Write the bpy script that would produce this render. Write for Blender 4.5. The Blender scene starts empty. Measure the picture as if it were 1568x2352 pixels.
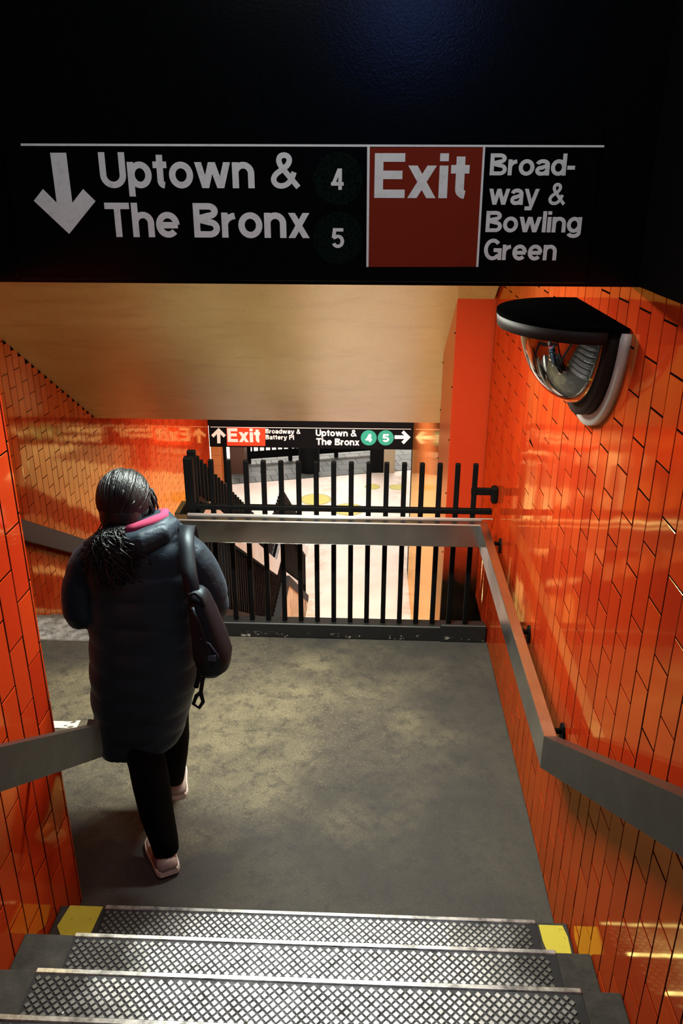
import bpy, bmesh, math, random
from mathutils import Vector, Matrix, noise

random.seed(7)
S = bpy.context.scene
COL = S.collection

# ------------------------------------------------------------------ camera, light, exposure
F_PX, PITCH, YAW, ROLL, EYE = 1850.0, math.radians(22.44), math.radians(2.15), math.radians(0.2), 2.6
fwd = Vector((-math.sin(YAW) * math.cos(PITCH), math.cos(YAW) * math.cos(PITCH), -math.sin(PITCH)))
right = Vector((math.cos(YAW), math.sin(YAW), 0))
up = right.cross(fwd)
r2 = right * math.cos(ROLL) + up * math.sin(ROLL)
u2 = -right * math.sin(ROLL) + up * math.cos(ROLL)
CAM = Vector((0, 0, EYE))
cd = bpy.data.cameras.new('camera')
cam = bpy.data.objects.new('camera', cd)
COL.objects.link(cam)
m = Matrix((r2, u2, -fwd)).transposed().to_4x4()
m.translation = CAM
cam.matrix_world = m
cd.sensor_fit = 'VERTICAL'
cd.sensor_height = 36.0
cd.lens = F_PX / 2352 * 36.0
cd.clip_start = 0.05
S.camera = cam

S.view_settings.view_transform = 'Standard'
S.view_settings.look = 'None'
S.view_settings.exposure = 0.0
S.view_settings.gamma = 1.0
S.view_settings.use_curve_mapping = False

w = bpy.data.worlds.new('world')
S.world = w
w.use_nodes = True
w.node_tree.nodes['Background'].inputs[0].default_value = (0.55, 0.62, 0.75, 1)
w.node_tree.nodes['Background'].inputs[1].default_value = 0.02


def area(name, loc, size, power, col, rot=(0, 0, 0)):
    l = bpy.data.lights.new(name, 'AREA')
    l.shape = 'RECTANGLE'
    l.size, l.size_y = size
    l.energy = power
    l.color = col
    o = bpy.data.objects.new(name, l)
    o.location = loc
    o.rotation_euler = rot
    COL.objects.link(o)
    return o


area('landing_lamp', (-0.38, 3.20, 2.42), (0.95, 0.12), 108, (0.98, 1.0, 0.86), (math.radians(-8), 0, 0))
area('well_lamp', (-0.4, 9.4, 0.50), (0.5, 2.8), 270, (1.0, 0.97, 0.88))
area('soffit_fill', (-0.45, 4.46, -0.25), (1.0, 0.08), 15, (1.0, 0.97, 0.82), (math.radians(140), 0, 0))  # added fill light hidden under the landing edge, brightens the sloping soffit
area('hall_lamp', (-1.0, 15.2, -0.95), (3.4, 0.4), 120, (1.0, 0.97, 0.92))
area('hall_lamp', (-1.0, 20.5, -0.95), (8.0, 0.6), 560, (1.0, 0.98, 0.94))
area('entry_lamp', (0.20, -1.3, 3.66), (0.28, 0.22), 2.6, (0.14, 0.28, 1.0), (math.radians(30), 0, 0))
area('stair_lamp', (-0.1, 1.3, 3.6), (0.9, 0.3), 12, (0.95, 0.99, 1.0))


def ray(u, v):
    return fwd + r2 * ((u - 784) / F_PX) - u2 * ((v - 1176) / F_PX)


def at_y(u, v, y):
    d = ray(u, v)
    return CAM + d * (y / d.y)


def at_z(u, v, z):
    d = ray(u, v)
    return CAM + d * ((z - EYE) / d.z)


def proj(p):
    q = Vector(p) - CAM
    z = q.dot(fwd)
    if z < 0.05:
        return None
    return (784 + F_PX * q.dot(r2) / z, 1176 - F_PX * q.dot(u2) / z)


# ------------------------------------------------------------------ materials
def lin(r, g, b):
    f = lambda c: (c / 255) / 12.92 if c / 255 <= 0.04045 else ((c / 255 + 0.055) / 1.055) ** 2.4
    return (f(r), f(g), f(b), 1)


class Mat:
    def __init__(s, name, base=(0.5, 0.5, 0.5, 1), rough=0.5, metal=0.0, **kw):
        s.m = bpy.data.materials.new(name)
        s.m.use_nodes = True
        s.nt = s.m.node_tree
        s.b = s.nt.nodes['Principled BSDF']
        s.set('Base Color', base)
        s.set('Roughness', rough)
        s.set('Metallic', metal)
        for k, v in kw.items():
            s.set(k.replace('_', ' '), v)

    def set(s, k, v):
        if hasattr(v, 'is_output') or isinstance(v, bpy.types.NodeSocket):
            s.nt.links.new(v, s.b.inputs[k])
        else:
            s.b.inputs[k].default_value = v

    def n(s, t, **kw):
        x = s.nt.nodes.new(t)
        for k, v in kw.items():
            if k.startswith('i_'):
                i = k[2:]
                i = int(i) if i.isdigit() else i.replace('_', ' ')
                if isinstance(v, bpy.types.NodeSocket):
                    s.nt.links.new(v, x.inputs[i])
                else:
                    x.inputs[i].default_value = v
            else:
                setattr(x, k, v)
        return x

    def coord(s, scale=(1, 1, 1), kind='Object'):
        tc = s.n('ShaderNodeTexCoord')
        mp = s.n('ShaderNodeMapping', i_Vector=tc.outputs[kind], i_Scale=scale)
        return mp.outputs[0]

    def noise(s, scale, vec=None, detail=4, rough=0.55, dist=0.0):
        k = dict(i_Scale=scale, i_Detail=detail, i_Roughness=rough, i_Distortion=dist)
        if vec is not None:
            k['i_Vector'] = vec
        return s.n('ShaderNodeTexNoise', **k).outputs['Fac']

    def ramp(s, fac, stops):
        r = s.n('ShaderNodeValToRGB', i_Fac=fac)
        e = r.color_ramp.elements
        while len(e) < len(stops):
            e.new(0.5)
        for el, (p, c) in zip(e, stops):
            el.position = p
            el.color = c if len(c) == 4 else (*c, 1)
        return r.outputs[0]

    def mix(s, fac, a, b, mode='MIX'):
        x = s.n('ShaderNodeMix', data_type='RGBA', blend_type=mode)
        for i, v in ((0, fac), (6, a), (7, b)):
            if isinstance(v, bpy.types.NodeSocket):
                s.nt.links.new(v, x.inputs[i])
            else:
                x.inputs[i].default_value = v
        return x.outputs[2]

    def math(s, op, a, b=0.0):
        x = s.n('ShaderNodeMath', operation=op)
        for i, v in ((0, a), (1, b)):
            if isinstance(v, bpy.types.NodeSocket):
                s.nt.links.new(v, x.inputs[i])
            else:
                x.inputs[i].default_value = v
        return x.outputs[0]

    def bump(s, h, strength=0.2, dist=0.01):
        b = s.n('ShaderNodeBump', i_Height=h, i_Strength=strength, i_Distance=dist)
        s.nt.links.new(b.outputs[0], s.b.inputs['Normal'])


def g(v):
    return (v, v, v, 1)


# glazed orange tile
t_ = Mat('orange_glazed_tile', rough=0.10)
oi = t_.n('ShaderNodeObjectInfo').outputs['Random']
gi = t_.n('ShaderNodeNewGeometry').outputs['Random Per Island']
rn = t_.math('FRACT', t_.math('ADD', oi, gi))
c1 = t_.ramp(rn, [(0.0, (0.42, 0.027, 0.007)), (0.35, (0.49, 0.035, 0.008)), (0.7, (0.54, 0.047, 0.009)), (1.0, (0.49, 0.042, 0.010))])
sp = t_.noise(60, t_.coord(kind='Object'), 3)
t_.set('Base Color', t_.mix(t_.math('MULTIPLY', sp, 0.18), c1, lin(120, 30, 14)))


def glaze(t_, tint, rough, bump_scale, strength):
    """Body colour under an amber glaze: a diffuse base and a tinted mirror coat mixed by Fresnel."""
    nt = t_.nt
    bp = t_.n('ShaderNodeBump', i_Height=t_.noise(bump_scale, t_.coord(kind='Object'), 1), i_Strength=strength, i_Distance=0.004)
    col = t_.b.inputs['Base Color'].links[0].from_socket
    d = t_.n('ShaderNodeBsdfDiffuse', i_Color=col)
    gl = t_.n('ShaderNodeBsdfGlossy', i_Color=tint, i_Roughness=rough, i_Normal=bp.outputs[0])
    fr = t_.n('ShaderNodeFresnel', i_IOR=2.2, i_Normal=bp.outputs[0])
    mx = t_.n('ShaderNodeMixShader', i_0=fr.outputs[0], i_1=d.outputs[0], i_2=gl.outputs[0])
    nt.links.new(mx.outputs[0], nt.nodes['Material Output'].inputs[0])
    nt.nodes.remove(t_.b)


glaze(t_, (1.0, 0.78, 0.26, 1), 0.075, 7, 0.10)
M_TILE = t_.m
M_GROUT = Mat('dark_grout', lin(16, 10, 8), 0.95, Specular_IOR_Level=0.0).m
M_FRIEZE = Mat('matte_black_paint', (0.0028, 0.003, 0.0034, 1), 0.85, Specular_IOR_Level=0.08).m

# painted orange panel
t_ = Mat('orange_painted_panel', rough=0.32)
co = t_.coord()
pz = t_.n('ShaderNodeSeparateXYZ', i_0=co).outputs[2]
# turns black towards the bottom of the panel, ragged at the upper edge
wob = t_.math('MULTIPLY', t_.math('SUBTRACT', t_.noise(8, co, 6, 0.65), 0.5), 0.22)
low_black = t_.ramp(t_.math('ADD', pz, wob), [(0.08, g(1.0)), (0.46, g(0.0))])
t_.set('Base Color', t_.mix(low_black, t_.mix(t_.noise(9, co), (0.66, 0.048, 0.013, 1), (0.60, 0.042, 0.011, 1)), (0.008, 0.004, 0.003, 1)))
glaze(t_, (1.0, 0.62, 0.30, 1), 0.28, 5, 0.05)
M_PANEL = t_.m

# far tiled wall of the stairwell (its tiles are only a few pixels wide)
t_ = Mat('tan_orange_tile_far', rough=0.14)
br = t_.n('ShaderNodeTexBrick', i_Scale=1.0, i_Color1=(0.60, 0.15, 0.035, 1), i_Color2=(0.55, 0.12, 0.03, 1), i_Mortar=(0.10, 0.03, 0.012, 1))
br.inputs['Mortar Size'].default_value = 0.003
br.inputs['Brick Width'].default_value = 0.226
br.inputs['Row Height'].default_value = 0.0995
tc = t_.n('ShaderNodeTexCoord')
sx = t_.n('ShaderNodeSeparateXYZ', i_0=tc.outputs['Object'])
cx = t_.n('ShaderNodeCombineXYZ', i_0=sx.outputs[2], i_1=sx.outputs[1])
t_.nt.links.new(cx.outputs[0], br.inputs[0])
t_.set('Base Color', br.outputs[0])
glaze(t_, (1.0, 0.72, 0.36, 1), 0.09, 5, 0.08)
M_TILEFAR = t_.m

# concrete of the landing
t_ = Mat('landing_concrete', rough=0.80)
co = t_.coord()
n1 = t_.noise(1.7, co, 7, 0.62, 0.5)
n2 = t_.noise(210, co, 3, 0.7)
n3 = t_.noise(13, co, 8, 0.76, 0.3)
n4 = t_.noise(70, co, 3, 0.6)
c1 = t_.ramp(n1, [(0.36, lin(96, 91, 80)), (0.5, lin(120, 114, 94)), (0.64, lin(150, 142, 114))])
c2 = t_.mix(t_.ramp(n3, [(0.36, g(0.75)), (0.52, g(0.0))]), c1, lin(66, 63, 60))
c3 = t_.mix(t_.ramp(n2, [(0.38, g(0.85)), (0.52, g(0.0))]), c2, lin(40, 36, 30))
c4 = t_.mix(t_.ramp(n4, [(0.56, g(0.0)), (0.72, g(0.25))]), c3, lin(198, 186, 150))
# darker at the foot of the steps, along the right wall and the fence; paler in the middle
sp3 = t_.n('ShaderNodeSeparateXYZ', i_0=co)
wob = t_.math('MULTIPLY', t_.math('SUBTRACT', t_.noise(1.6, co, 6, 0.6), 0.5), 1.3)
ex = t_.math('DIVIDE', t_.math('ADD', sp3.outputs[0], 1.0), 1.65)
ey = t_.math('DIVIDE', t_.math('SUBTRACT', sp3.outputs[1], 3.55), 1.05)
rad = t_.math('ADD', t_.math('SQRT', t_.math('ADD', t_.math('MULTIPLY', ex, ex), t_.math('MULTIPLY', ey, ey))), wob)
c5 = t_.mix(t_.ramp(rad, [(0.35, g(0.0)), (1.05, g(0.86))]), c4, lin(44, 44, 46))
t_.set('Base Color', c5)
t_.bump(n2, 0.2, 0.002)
M_CONC = t_.m

t_ = Mat('stair_concrete', rough=0.85)
co = t_.coord()
t_.set('Base Color', t_.ramp(t_.noise(22, co, 6, 0.7), [(0.3, lin(26, 25, 24)), (0.6, lin(48, 46, 43)), (0.8, lin(76, 72, 64))]))
t_.bump(t_.noise(120, co, 3), 0.3, 0.003)
M_STEPC = t_.m


def worn(name, hi, lo, groove):
    t_ = Mat(name, rough=0.36, metal=0.8)
    tc = t_.n('ShaderNodeTexCoord')
    co = tc.outputs['Object']
    n1 = t_.noise(34, co, 5, 0.75)
    n2 = t_.noise(5, co, 3, 0.6)
    x = t_.n('ShaderNodeSeparateXYZ', i_0=co).outputs[0]
    ax = t_.math('ABSOLUTE', t_.math('ADD', x, 0.13))
    edge = t_.ramp(t_.math('ADD', ax, t_.math('MULTIPLY', t_.math('SUBTRACT', n2, 0.5), 0.55)), [(0.36, g(0)), (0.66, g(1))])
    dirt = t_.ramp(n1, [(0.40, g(1)), (0.52, g(0))]) if not groove else t_.ramp(n1, [(0.30, g(0.9)), (0.6, g(0.45))])
    f = t_.math('MAXIMUM', t_.math('MULTIPLY', dirt, 0.55 if not groove else 1.0), t_.math('MULTIPLY', edge, 0.92))
    t_.set('Base Color', t_.mix(f, hi, lo))
    t_.set('Roughness', t_.math('ADD', 0.34, t_.math('MULTIPLY', f, 0.4)))
    return t_.m


M_PAD = worn('worn_tread_metal', (0.68, 0.68, 0.70, 1), (0.075, 0.072, 0.066, 1), False)
M_PLATE = worn('dirty_tread_plate', (0.10, 0.105, 0.12, 1), (0.022, 0.022, 0.024, 1), True)
t_ = Mat('worn_nosing', rough=0.35, metal=0.75)
n1 = t_.noise(18, t_.coord(), 5, 0.7)
t_.set('Base Color', t_.ramp(n1, [(0.36, g(0.14)), (0.60, g(0.52))]))
M_NOSE = t_.m
t_ = Mat('grey_ribbed_plate', rough=0.6)
t_.set('Base Color', t_.ramp(t_.noise(30, t_.coord(), 4), [(0.3, lin(98, 94, 88)), (0.7, lin(140, 136, 128))]))
M_RIB = t_.m
t_ = Mat('yellow_paint', rough=0.7)
n1 = t_.noise(46, t_.coord(), 5, 0.7)
t_.set('Base Color', t_.mix(t_.ramp(n1, [(0.28, g(0.9)), (0.40, g(0))]), (0.50, 0.43, 0.030, 1), (0.17, 0.14, 0.025, 1)))
M_YEL = t_.m

t_ = Mat('black_gloss_paint', rough=0.6, Specular_IOR_Level=0.10)
t_.set('Base Color', (0.0028, 0.0031, 0.0034, 1))
t_.bump(t_.noise(55, t_.coord(), 4, 0.6), 0.12, 0.004)
M_BLK = t_.m
t_ = Mat('black_fascia_paint', rough=0.2, Specular_IOR_Level=0.42)
n1 = t_.noise(60, t_.coord((1, 1, 0.25)), 5, 0.7)
t_.set('Base Color', t_.ramp(n1, [(0.3, (0.0012, 0.0015, 0.0018)), (0.75, (0.0024, 0.003, 0.0036))]))
t_.bump(t_.noise(170, t_.coord(), 3, 0.6), 0.09, 0.004)
M_FASC = t_.m
t_ = Mat('black_base_paint', rough=0.5)
n1 = t_.noise(26, t_.coord((1, 1, 1.2)), 5, 0.7)
z = t_.n('ShaderNodeSeparateXYZ', i_0=t_.n('ShaderNodeTexCoord').outputs['Object']).outputs[2]
chip = t_.math('MULTIPLY', t_.ramp(n1, [(0.60, g(0)), (0.64, g(1))]), t_.ramp(z, [(0.02, g(1)), (0.045, g(0))]))
t_.set('Base Color', t_.mix(chip, (0.010, 0.011, 0.012, 1), (0.42, 0.40, 0.37, 1)))
M_BASE = t_.m

t_ = Mat('letter_white', rough=0.6)
n1 = t_.noise(38, t_.coord(), 5, 0.75)
t_.set('Base Color', t_.mix(t_.ramp(n1, [(0.3, g(0.55)), (0.5, g(0))]), lin(236, 240, 240), lin(200, 202, 200)))
M_WHITE = t_.m
t_ = Mat('sign_red', rough=0.7, Specular_IOR_Level=0.12)
n1 = t_.noise(7, t_.coord(), 6, 0.75, 0.6)
t_.set('Base Color', t_.mix(t_.ramp(n1, [(0.62, g(0)), (0.72, g(0.85))]), (0.21, 0.020, 0.007, 1), (0.03, 0.010, 0.008, 1)))
M_RED = t_.m
t_ = Mat('faded_dark_green', rough=0.8, Specular_IOR_Level=0.0)
n1 = t_.noise(140, t_.coord(), 3, 0.7)
t_.set('Base Color', t_.ramp(n1, [(0.35, (0.002, 0.0035, 0.0035)), (0.75, (0.008, 0.018, 0.0145))]))
M_DKGREEN = t_.m
M_TEAL = Mat('route_green', lin(40, 150, 128), 0.5).m
M_FWHITE = Mat('far_sign_white', lin(248, 244, 238), 0.5).m
M_FRED = Mat('far_sign_red', lin(226, 70, 34), 0.5).m
M_FBLK = Mat('far_sign_black', (0.0035, 0.0035, 0.0042, 1), 0.7, Specular_IOR_Level=0.08).m

t_ = Mat('tan_painted_plaster', rough=0.26, IOR=2.1)
co = t_.coord()
n1 = t_.noise(1.4, co, 5, 0.6)
n2 = t_.noise(5, t_.coord((0.35, 1.2, 1.2)), 6, 0.7, 0.3)
n3 = t_.noise(70, co, 3, 0.6)
c1 = t_.ramp(n1, [(0.3, lin(186, 160, 90)), (0.7, lin(202, 180, 112))])
c1 = t_.mix(t_.ramp(n2, [(0.34, g(0.28)), (0.48, g(0))]), c1, lin(146, 112, 70))
t_.set('Base Color', t_.mix(t_.ramp(n3, [(0.3, g(0.25)), (0.5, g(0))]), c1, lin(150, 116, 74)))
t_.bump(t_.noise(30, co, 5, 0.7), 0.10, 0.008)
M_TAN = t_.m
t_ = Mat('cracked_tan_plaster', rough=0.8)
co = t_.coord()
vo = t_.n('ShaderNodeTexVoronoi', feature='DISTANCE_TO_EDGE', i_Vector=t_.mix(0.12, co, t_.n('ShaderNodeTexNoise', i_Vector=co, i_Scale=4.0).outputs['Color']), i_Scale=1.15)
t_.set('Base Color', t_.mix(t_.ramp(vo.outputs[0], [(0.006, g(1)), (0.016, g(0))]), t_.ramp(t_.noise(5, co, 5), [(0.3, lin(168, 148, 116)), (0.7, lin(204, 188, 154))]), lin(70, 52, 38)))
M_CRACK = t_.m

t_ = Mat('lower_floor_pale', rough=0.55)
co = t_.coord()
n1 = t_.noise(1.4, co, 5, 0.6)
c1 = t_.ramp(n1, [(0.3, lin(206, 188, 174)), (0.7, lin(226, 212, 202))])
px = t_.n('ShaderNodeSeparateXYZ', i_0=co)
st = t_.noise(3.2, co, 5, 0.7, 0.5)
dl = t_.math('ABSOLUTE', t_.math('ADD', px.outputs[0], 0.9))
dr = t_.math('ABSOLUTE', t_.math('SUBTRACT', px.outputs[0], 0.66))
dd = t_.math('MINIMUM', dl, dr)
stain = t_.math('MULTIPLY', t_.ramp(dd, [(0.02, g(1)), (0.22, g(0))]), t_.ramp(st, [(0.46, g(0)), (0.70, g(0.7))]))
t_.set('Base Color', t_.mix(stain, c1, lin(150, 112, 50)))
M_FLOOR2 = t_.m
t_ = Mat('grey_slate_tile', rough=0.5)
t_.set('Base Color', t_.mix(t_.n('ShaderNodeObjectInfo').outputs['Random'], lin(74, 77, 75), lin(96, 99, 95)))
M_SLATE = t_.m
M_STICK = Mat('yellow_decal', lin(184, 172, 82), 0.6).m
M_STICK2 = Mat('yellow_decal_rim', lin(160, 152, 92), 0.6).m
M_HWALL = Mat('hall_white', lin(226, 222, 216), 0.7).m
M_HBROWN = Mat('hall_brown', lin(92, 60, 48), 0.6).m
M_HTAN = Mat('hall_tan', lin(178, 158, 130), 0.6).m

t_ = Mat('brushed_steel', rough=0.24, metal=1.0)
co = t_.coord((1, 1, 9))
t_.set('Base Color', t_.ramp(t_.noise(9, t_.coord(), 5, 0.7), [(0.3, g(0.56)), (0.7, g(0.72))]))
t_.set('Roughness', t_.math('ADD', 0.17, t_.math('MULTIPLY', t_.noise(7, t_.coord(), 4), 0.16)))
t_.bump(t_.noise(6, t_.coord(), 3), 0.06, 0.004)
M_STEEL = t_.m
t_ = Mat('dark_steel', rough=0.36, metal=0.85)
t_.set('Base Color', t_.ramp(t_.noise(12, t_.coord(), 5, 0.7), [(0.3, g(0.065)), (0.7, g(0.095))]))
M_DSTEEL = t_.m
M_EDGE = Mat('bright_steel_edge', g(0.9), 0.42, 0.6).m
M_BSTEEL = Mat('black_steel', (0.016, 0.016, 0.018, 1), 0.45, 0.0, Specular_IOR_Level=0.3).m
M_MIRROR = Mat('mirror_glass', g(0.45), 0.025, 1.0).m
M_MTOP = Mat('mirror_black_top', (0.002, 0.002, 0.0022, 1), 0.9, Specular_IOR_Level=0.0).m
M_MRIM = Mat('mirror_grey_rim', lin(40, 32, 30), 0.6, 0.0, Specular_IOR_Level=0.12).m
M_MFL = Mat('mirror_pale_flange', lin(205, 198, 192), 0.4).m

# cloth
t_ = Mat('puffer_navy', rough=0.46)
n1 = t_.noise(60, t_.coord(), 4, 0.6)
t_.set('Base Color', (0.0115, 0.0195, 0.029, 1))
t_.set('Specular IOR Level', 0.28)
t_.set('Specular Tint', (0.62, 0.82, 1.0, 1))
t_.set('Sheen Weight', 0.10)
t_.set('Sheen Tint', (0.5, 0.75, 1.0, 1))
t_.bump(t_.noise(26, t_.coord((1, 1, 1.8)), 4, 0.6), 0.35, 0.01)
M_COAT = t_.m
M_TROU = Mat('black_trousers', (0.0014, 0.0015, 0.0018, 1), 0.9, Specular_IOR_Level=0.1).m
M_BAG = Mat('black_nylon', (0.004, 0.006, 0.010, 1), 0.5, Specular_IOR_Level=0.4, Specular_Tint=(0.62, 0.82, 1.0, 1)).m
t_ = Mat('black_hair', rough=0.40)
st = t_.noise(1.0, t_.coord((120, 120, 9)), 3, 0.6)
t_.set('Base Color', t_.ramp(st, [(0.3, (0.003, 0.003, 0.0035)), (0.8, (0.009, 0.0095, 0.011))]))
t_.bump(st, 0.5, 0.004)
t_.set('Specular IOR Level', 0.5)
t_.set('Specular Tint', (0.8, 0.92, 1.0, 1))
M_HAIR = t_.m
M_SKIN = Mat('skin', lin(196, 140, 112), 0.5).m
M_PINK = Mat('pink_knit', lin(138, 34, 74), 0.9).m
M_SHOE = Mat('pale_pink_shoe', lin(178, 164, 160), 0.7).m
M_SOLE = Mat('white_sole', lin(206, 194, 190), 0.7).m
M_SHOE2 = Mat('mauve_shoe_panel', lin(120, 84, 88), 0.7).m
M_LIP = Mat('lip', lin(150, 70, 66), 0.5).m
M_EYEW = Mat('eye', lin(30, 24, 22), 0.2).m
M_PAPER = Mat('white_paper', lin(240, 238, 236), 0.7).m


# ------------------------------------------------------------------ mesh helpers
class MB:
    def __init__(s):
        s.v, s.f = [], []

    def add(s, vs, fs):
        k = len(s.v)
        s.v += [tuple(x) for x in vs]
        s.f += [tuple(i + k for i in f) for f in fs]
        return s

    def box(s, x0, x1, y0, y1, z0, z1, c=0.0):
        """A box, its edges chamfered by c."""
        if c <= 0:
            vs = [(x, y, z) for z in (z0, z1) for y in (y0, y1) for x in (x0, x1)]
            return s.add(vs, [(0, 2, 3, 1), (4, 5, 7, 6), (0, 1, 5, 4), (1, 3, 7, 5), (3, 2, 6, 7), (2, 0, 4, 6)])
        vs, idx = [], {}
        for i, (x, sx) in enumerate(((x0, 1), (x1, -1))):
            for j, (y, sy) in enumerate(((y0, 1), (y1, -1))):
                for k, (z, sz) in enumerate(((z0, 1), (z1, -1))):
                    idx[i, j, k, 0] = len(vs); vs.append((x, y + sy * c, z + sz * c))
                    idx[i, j, k, 1] = len(vs); vs.append((x + sx * c, y, z + sz * c))
                    idx[i, j, k, 2] = len(vs); vs.append((x + sx * c, y + sy * c, z))
        fs = []
        P = ((0, 0), (1, 0), (1, 1), (0, 1))
        for a in range(2):
            fs.append([idx[a, p, q, 0] for p, q in P])
            fs.append([idx[p, a, q, 1] for p, q in P])
            fs.append([idx[p, q, a, 2] for p, q in P])
        for a in range(2):
            for b in range(2):
                fs.append([idx[a, b, 0, 0], idx[a, b, 1, 0], idx[a, b, 1, 1], idx[a, b, 0, 1]])
                fs.append([idx[a, 0, b, 0], idx[a, 1, b, 0], idx[a, 1, b, 2], idx[a, 0, b, 2]])
                fs.append([idx[0, a, b, 1], idx[1, a, b, 1], idx[1, a, b, 2], idx[0, a, b, 2]])
        for a in range(2):
            for b in range(2):
                for d in range(2):
                    fs.append([idx[a, b, d, 0], idx[a, b, d, 1], idx[a, b, d, 2]])
        return s.add(vs, fs)

    def prism_x(s, prof, x0, x1):
        """Profile of (y, z) points swept from x0 to x1."""
        n = len(prof)
        vs = [(x0, y, z) for y, z in prof] + [(x1, y, z) for y, z in prof]
        fs = [tuple(range(n)), tuple(range(2 * n - 1, n - 1, -1))]
        fs += [(i, i + n, (i + 1) % n + n, (i + 1) % n) for i in range(n)]
        return s.add(vs, fs)

    def prism_y(s, prof, y0, y1):
        n = len(prof)
        vs = [(x, y0, z) for x, z in prof] + [(x, y1, z) for x, z in prof]
        fs = [tuple(range(n)), tuple(range(2 * n - 1, n - 1, -1))]
        fs += [(i, (i + 1) % n, (i + 1) % n + n, i + n) for i in range(n)]
        return s.add(vs, fs)

    def prism_z(s, prof, z0, z1):
        n = len(prof)
        vs = [(x, y, z0) for x, y in prof] + [(x, y, z1) for x, y in prof]
        fs = [tuple(range(n)), tuple(range(2 * n - 1, n - 1, -1))]
        fs += [(i, (i + 1) % n, (i + 1) % n + n, i + n) for i in range(n)]
        return s.add(vs, fs)

    def loft(s, rings, cap=True, closed=True):
        n = len(rings[0])
        k = len(s.v)
        for r in rings:
            s.v += [tuple(p) for p in r]
        for i in range(len(rings) - 1):
            for j in range(n if closed else n - 1):
                a, b = k + i * n + j, k + i * n + (j + 1) % n
                s.f.append((a, b, b + n, a + n))
        if cap and closed:
            s.f.append(tuple(k + j for j in reversed(range(n))))
            s.f.append(tuple(k + (len(rings) - 1) * n + j for j in range(n)))
        return s

    def tube(s, pts, rad, n=10, flat=1.0):
        """A tube through points; rad a number or a list; parallel-transported rings."""
        pts = [Vector(p) for p in pts]
        rr = rad if isinstance(rad, (list, tuple)) else [rad] * len(pts)
        t0 = (pts[1] - pts[0]).normalized()
        nrm = Vector((0, 0, 1)) if abs(t0.z) < 0.9 else Vector((0, 1, 0))
        nrm = (nrm - t0 * nrm.dot(t0)).normalized()
        rings = []
        for i, p in enumerate(pts):
            t = (pts[min(i + 1, len(pts) - 1)] - pts[max(i - 1, 0)]).normalized()
            nrm = (nrm - t * nrm.dot(t)).normalized()
            b = t.cross(nrm)
            rings.append([p + (nrm * math.cos(2 * math.pi * j / n) * flat + b * math.sin(2 * math.pi * j / n)) * rr[i] for j in range(n)])
        return s.loft(rings)

    def ellipsoid(s, c, r, nu=20, nv=12, fn=None):
        rings = []
        for i in range(nv + 1):
            th = math.pi * (0.002 + 0.996 * i / nv)
            ring = []
            for j in range(nu):
                ph = 2 * math.pi * j / nu
                d = Vector((math.sin(th) * math.cos(ph), math.sin(th) * math.sin(ph), math.cos(th)))
                k = fn(d) if fn else 1.0
                ring.append((c[0] + r[0] * d.x * k, c[1] + r[1] * d.y * k, c[2] + r[2] * d.z * k))
            rings.append(ring)
        return s.loft(rings)

    def mesh(s, name, mat, smooth=False):
        me = bpy.data.meshes.new(name)
        me.from_pydata(s.v, [], s.f)
        me.validate()
        bm = bmesh.new()
        bm.from_mesh(me)
        bmesh.ops.recalc_face_normals(bm, faces=bm.faces)
        bm.to_mesh(me)
        bm.free()
        me.materials.append(mat)
        if smooth:
            me.polygons.foreach_set('use_smooth', [True] * len(me.polygons))
        return me

    def build(s, name, mat, parent=None, smooth=False):
        return link(name, s.mesh(name, mat, smooth), parent)


def link(name, me, parent=None):
    o = bpy.data.objects.new(name, me)
    COL.objects.link(o)
    if parent is not None:
        o.parent = parent
        p, off = parent, Vector()
        while p is not None:
            off += p.location
            p = p.parent
        o.location = -off
    return o


def empty(name, loc=(0, 0, 0)):
    o = bpy.data.objects.new(name, None)
    o.empty_display_size = 0.1
    o.location = loc
    COL.objects.link(o)
    return o


def tag(o, label, cat=None, group=None, kind=None):
    if label:
        o['label'] = label
    if cat:
        o['category'] = cat
    if group:
        o['group'] = group
    if kind:
        o['kind'] = kind
    return o


def struct(o, label, cat):
    return tag(o, label, cat, None, 'structure')


def sub(name, parent, loc=(0, 0, 0)):
    """An Empty part at a world location under a thing placed without rotation."""
    o = bpy.data.objects.new(name, None)
    o.empty_display_size = 0.05
    COL.objects.link(o)
    o.parent = parent
    p, off = parent, Vector()
    while p is not None:
        off += p.location
        p = p.parent
    o.location = Vector(loc) - off
    return o


def remesh(o, size, smooth=0):
    md = o.modifiers.new('r', 'REMESH')
    md.mode = 'VOXEL'
    md.voxel_size = size
    md.use_smooth_shade = True
    if smooth:
        s2 = o.modifiers.new('s', 'SMOOTH')
        s2.factor = 0.5
        s2.iterations = smooth
    dg = bpy.context.evaluated_depsgraph_get()
    dg.update()
    me = bpy.data.meshes.new_from_object(o.evaluated_get(dg))
    mats = list(o.data.materials)
    o.modifiers.clear()
    o.data = me
    me.materials.clear()
    for x in mats:
        me.materials.append(x)
    me.polygons.foreach_set('use_smooth', [True] * len(me.polygons))


def clamp(x, a=0.0, b=1.0):
    return max(a, min(b, x))


# ------------------------------------------------------------------ dimensions
XR, XN, XF, XW = 0.725, -1.09, -2.55, 0.66     # right wall, near left wall, far left wall, right wall of the well
YC, YF = 2.285, 4.30                          # corner of the near left wall, fence line
ZM, ZL = -1.90, -3.60                         # middle landing, lower floor
YS = 2.30                                     # face of the black header
SL = 0.607                                    # slope of the flight down

# ------------------------------------------------------------------ setting
fl = MB().box(XF, XR, 2.0, YF + 0.05, -0.18, 0.0)
fl.box(XF, -1.03, YF + 0.05, 4.42, -0.18, 0.0)
struct(fl.build('floor', M_CONC), 'speckled olive grey concrete floor of the upper landing', 'floor')

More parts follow.
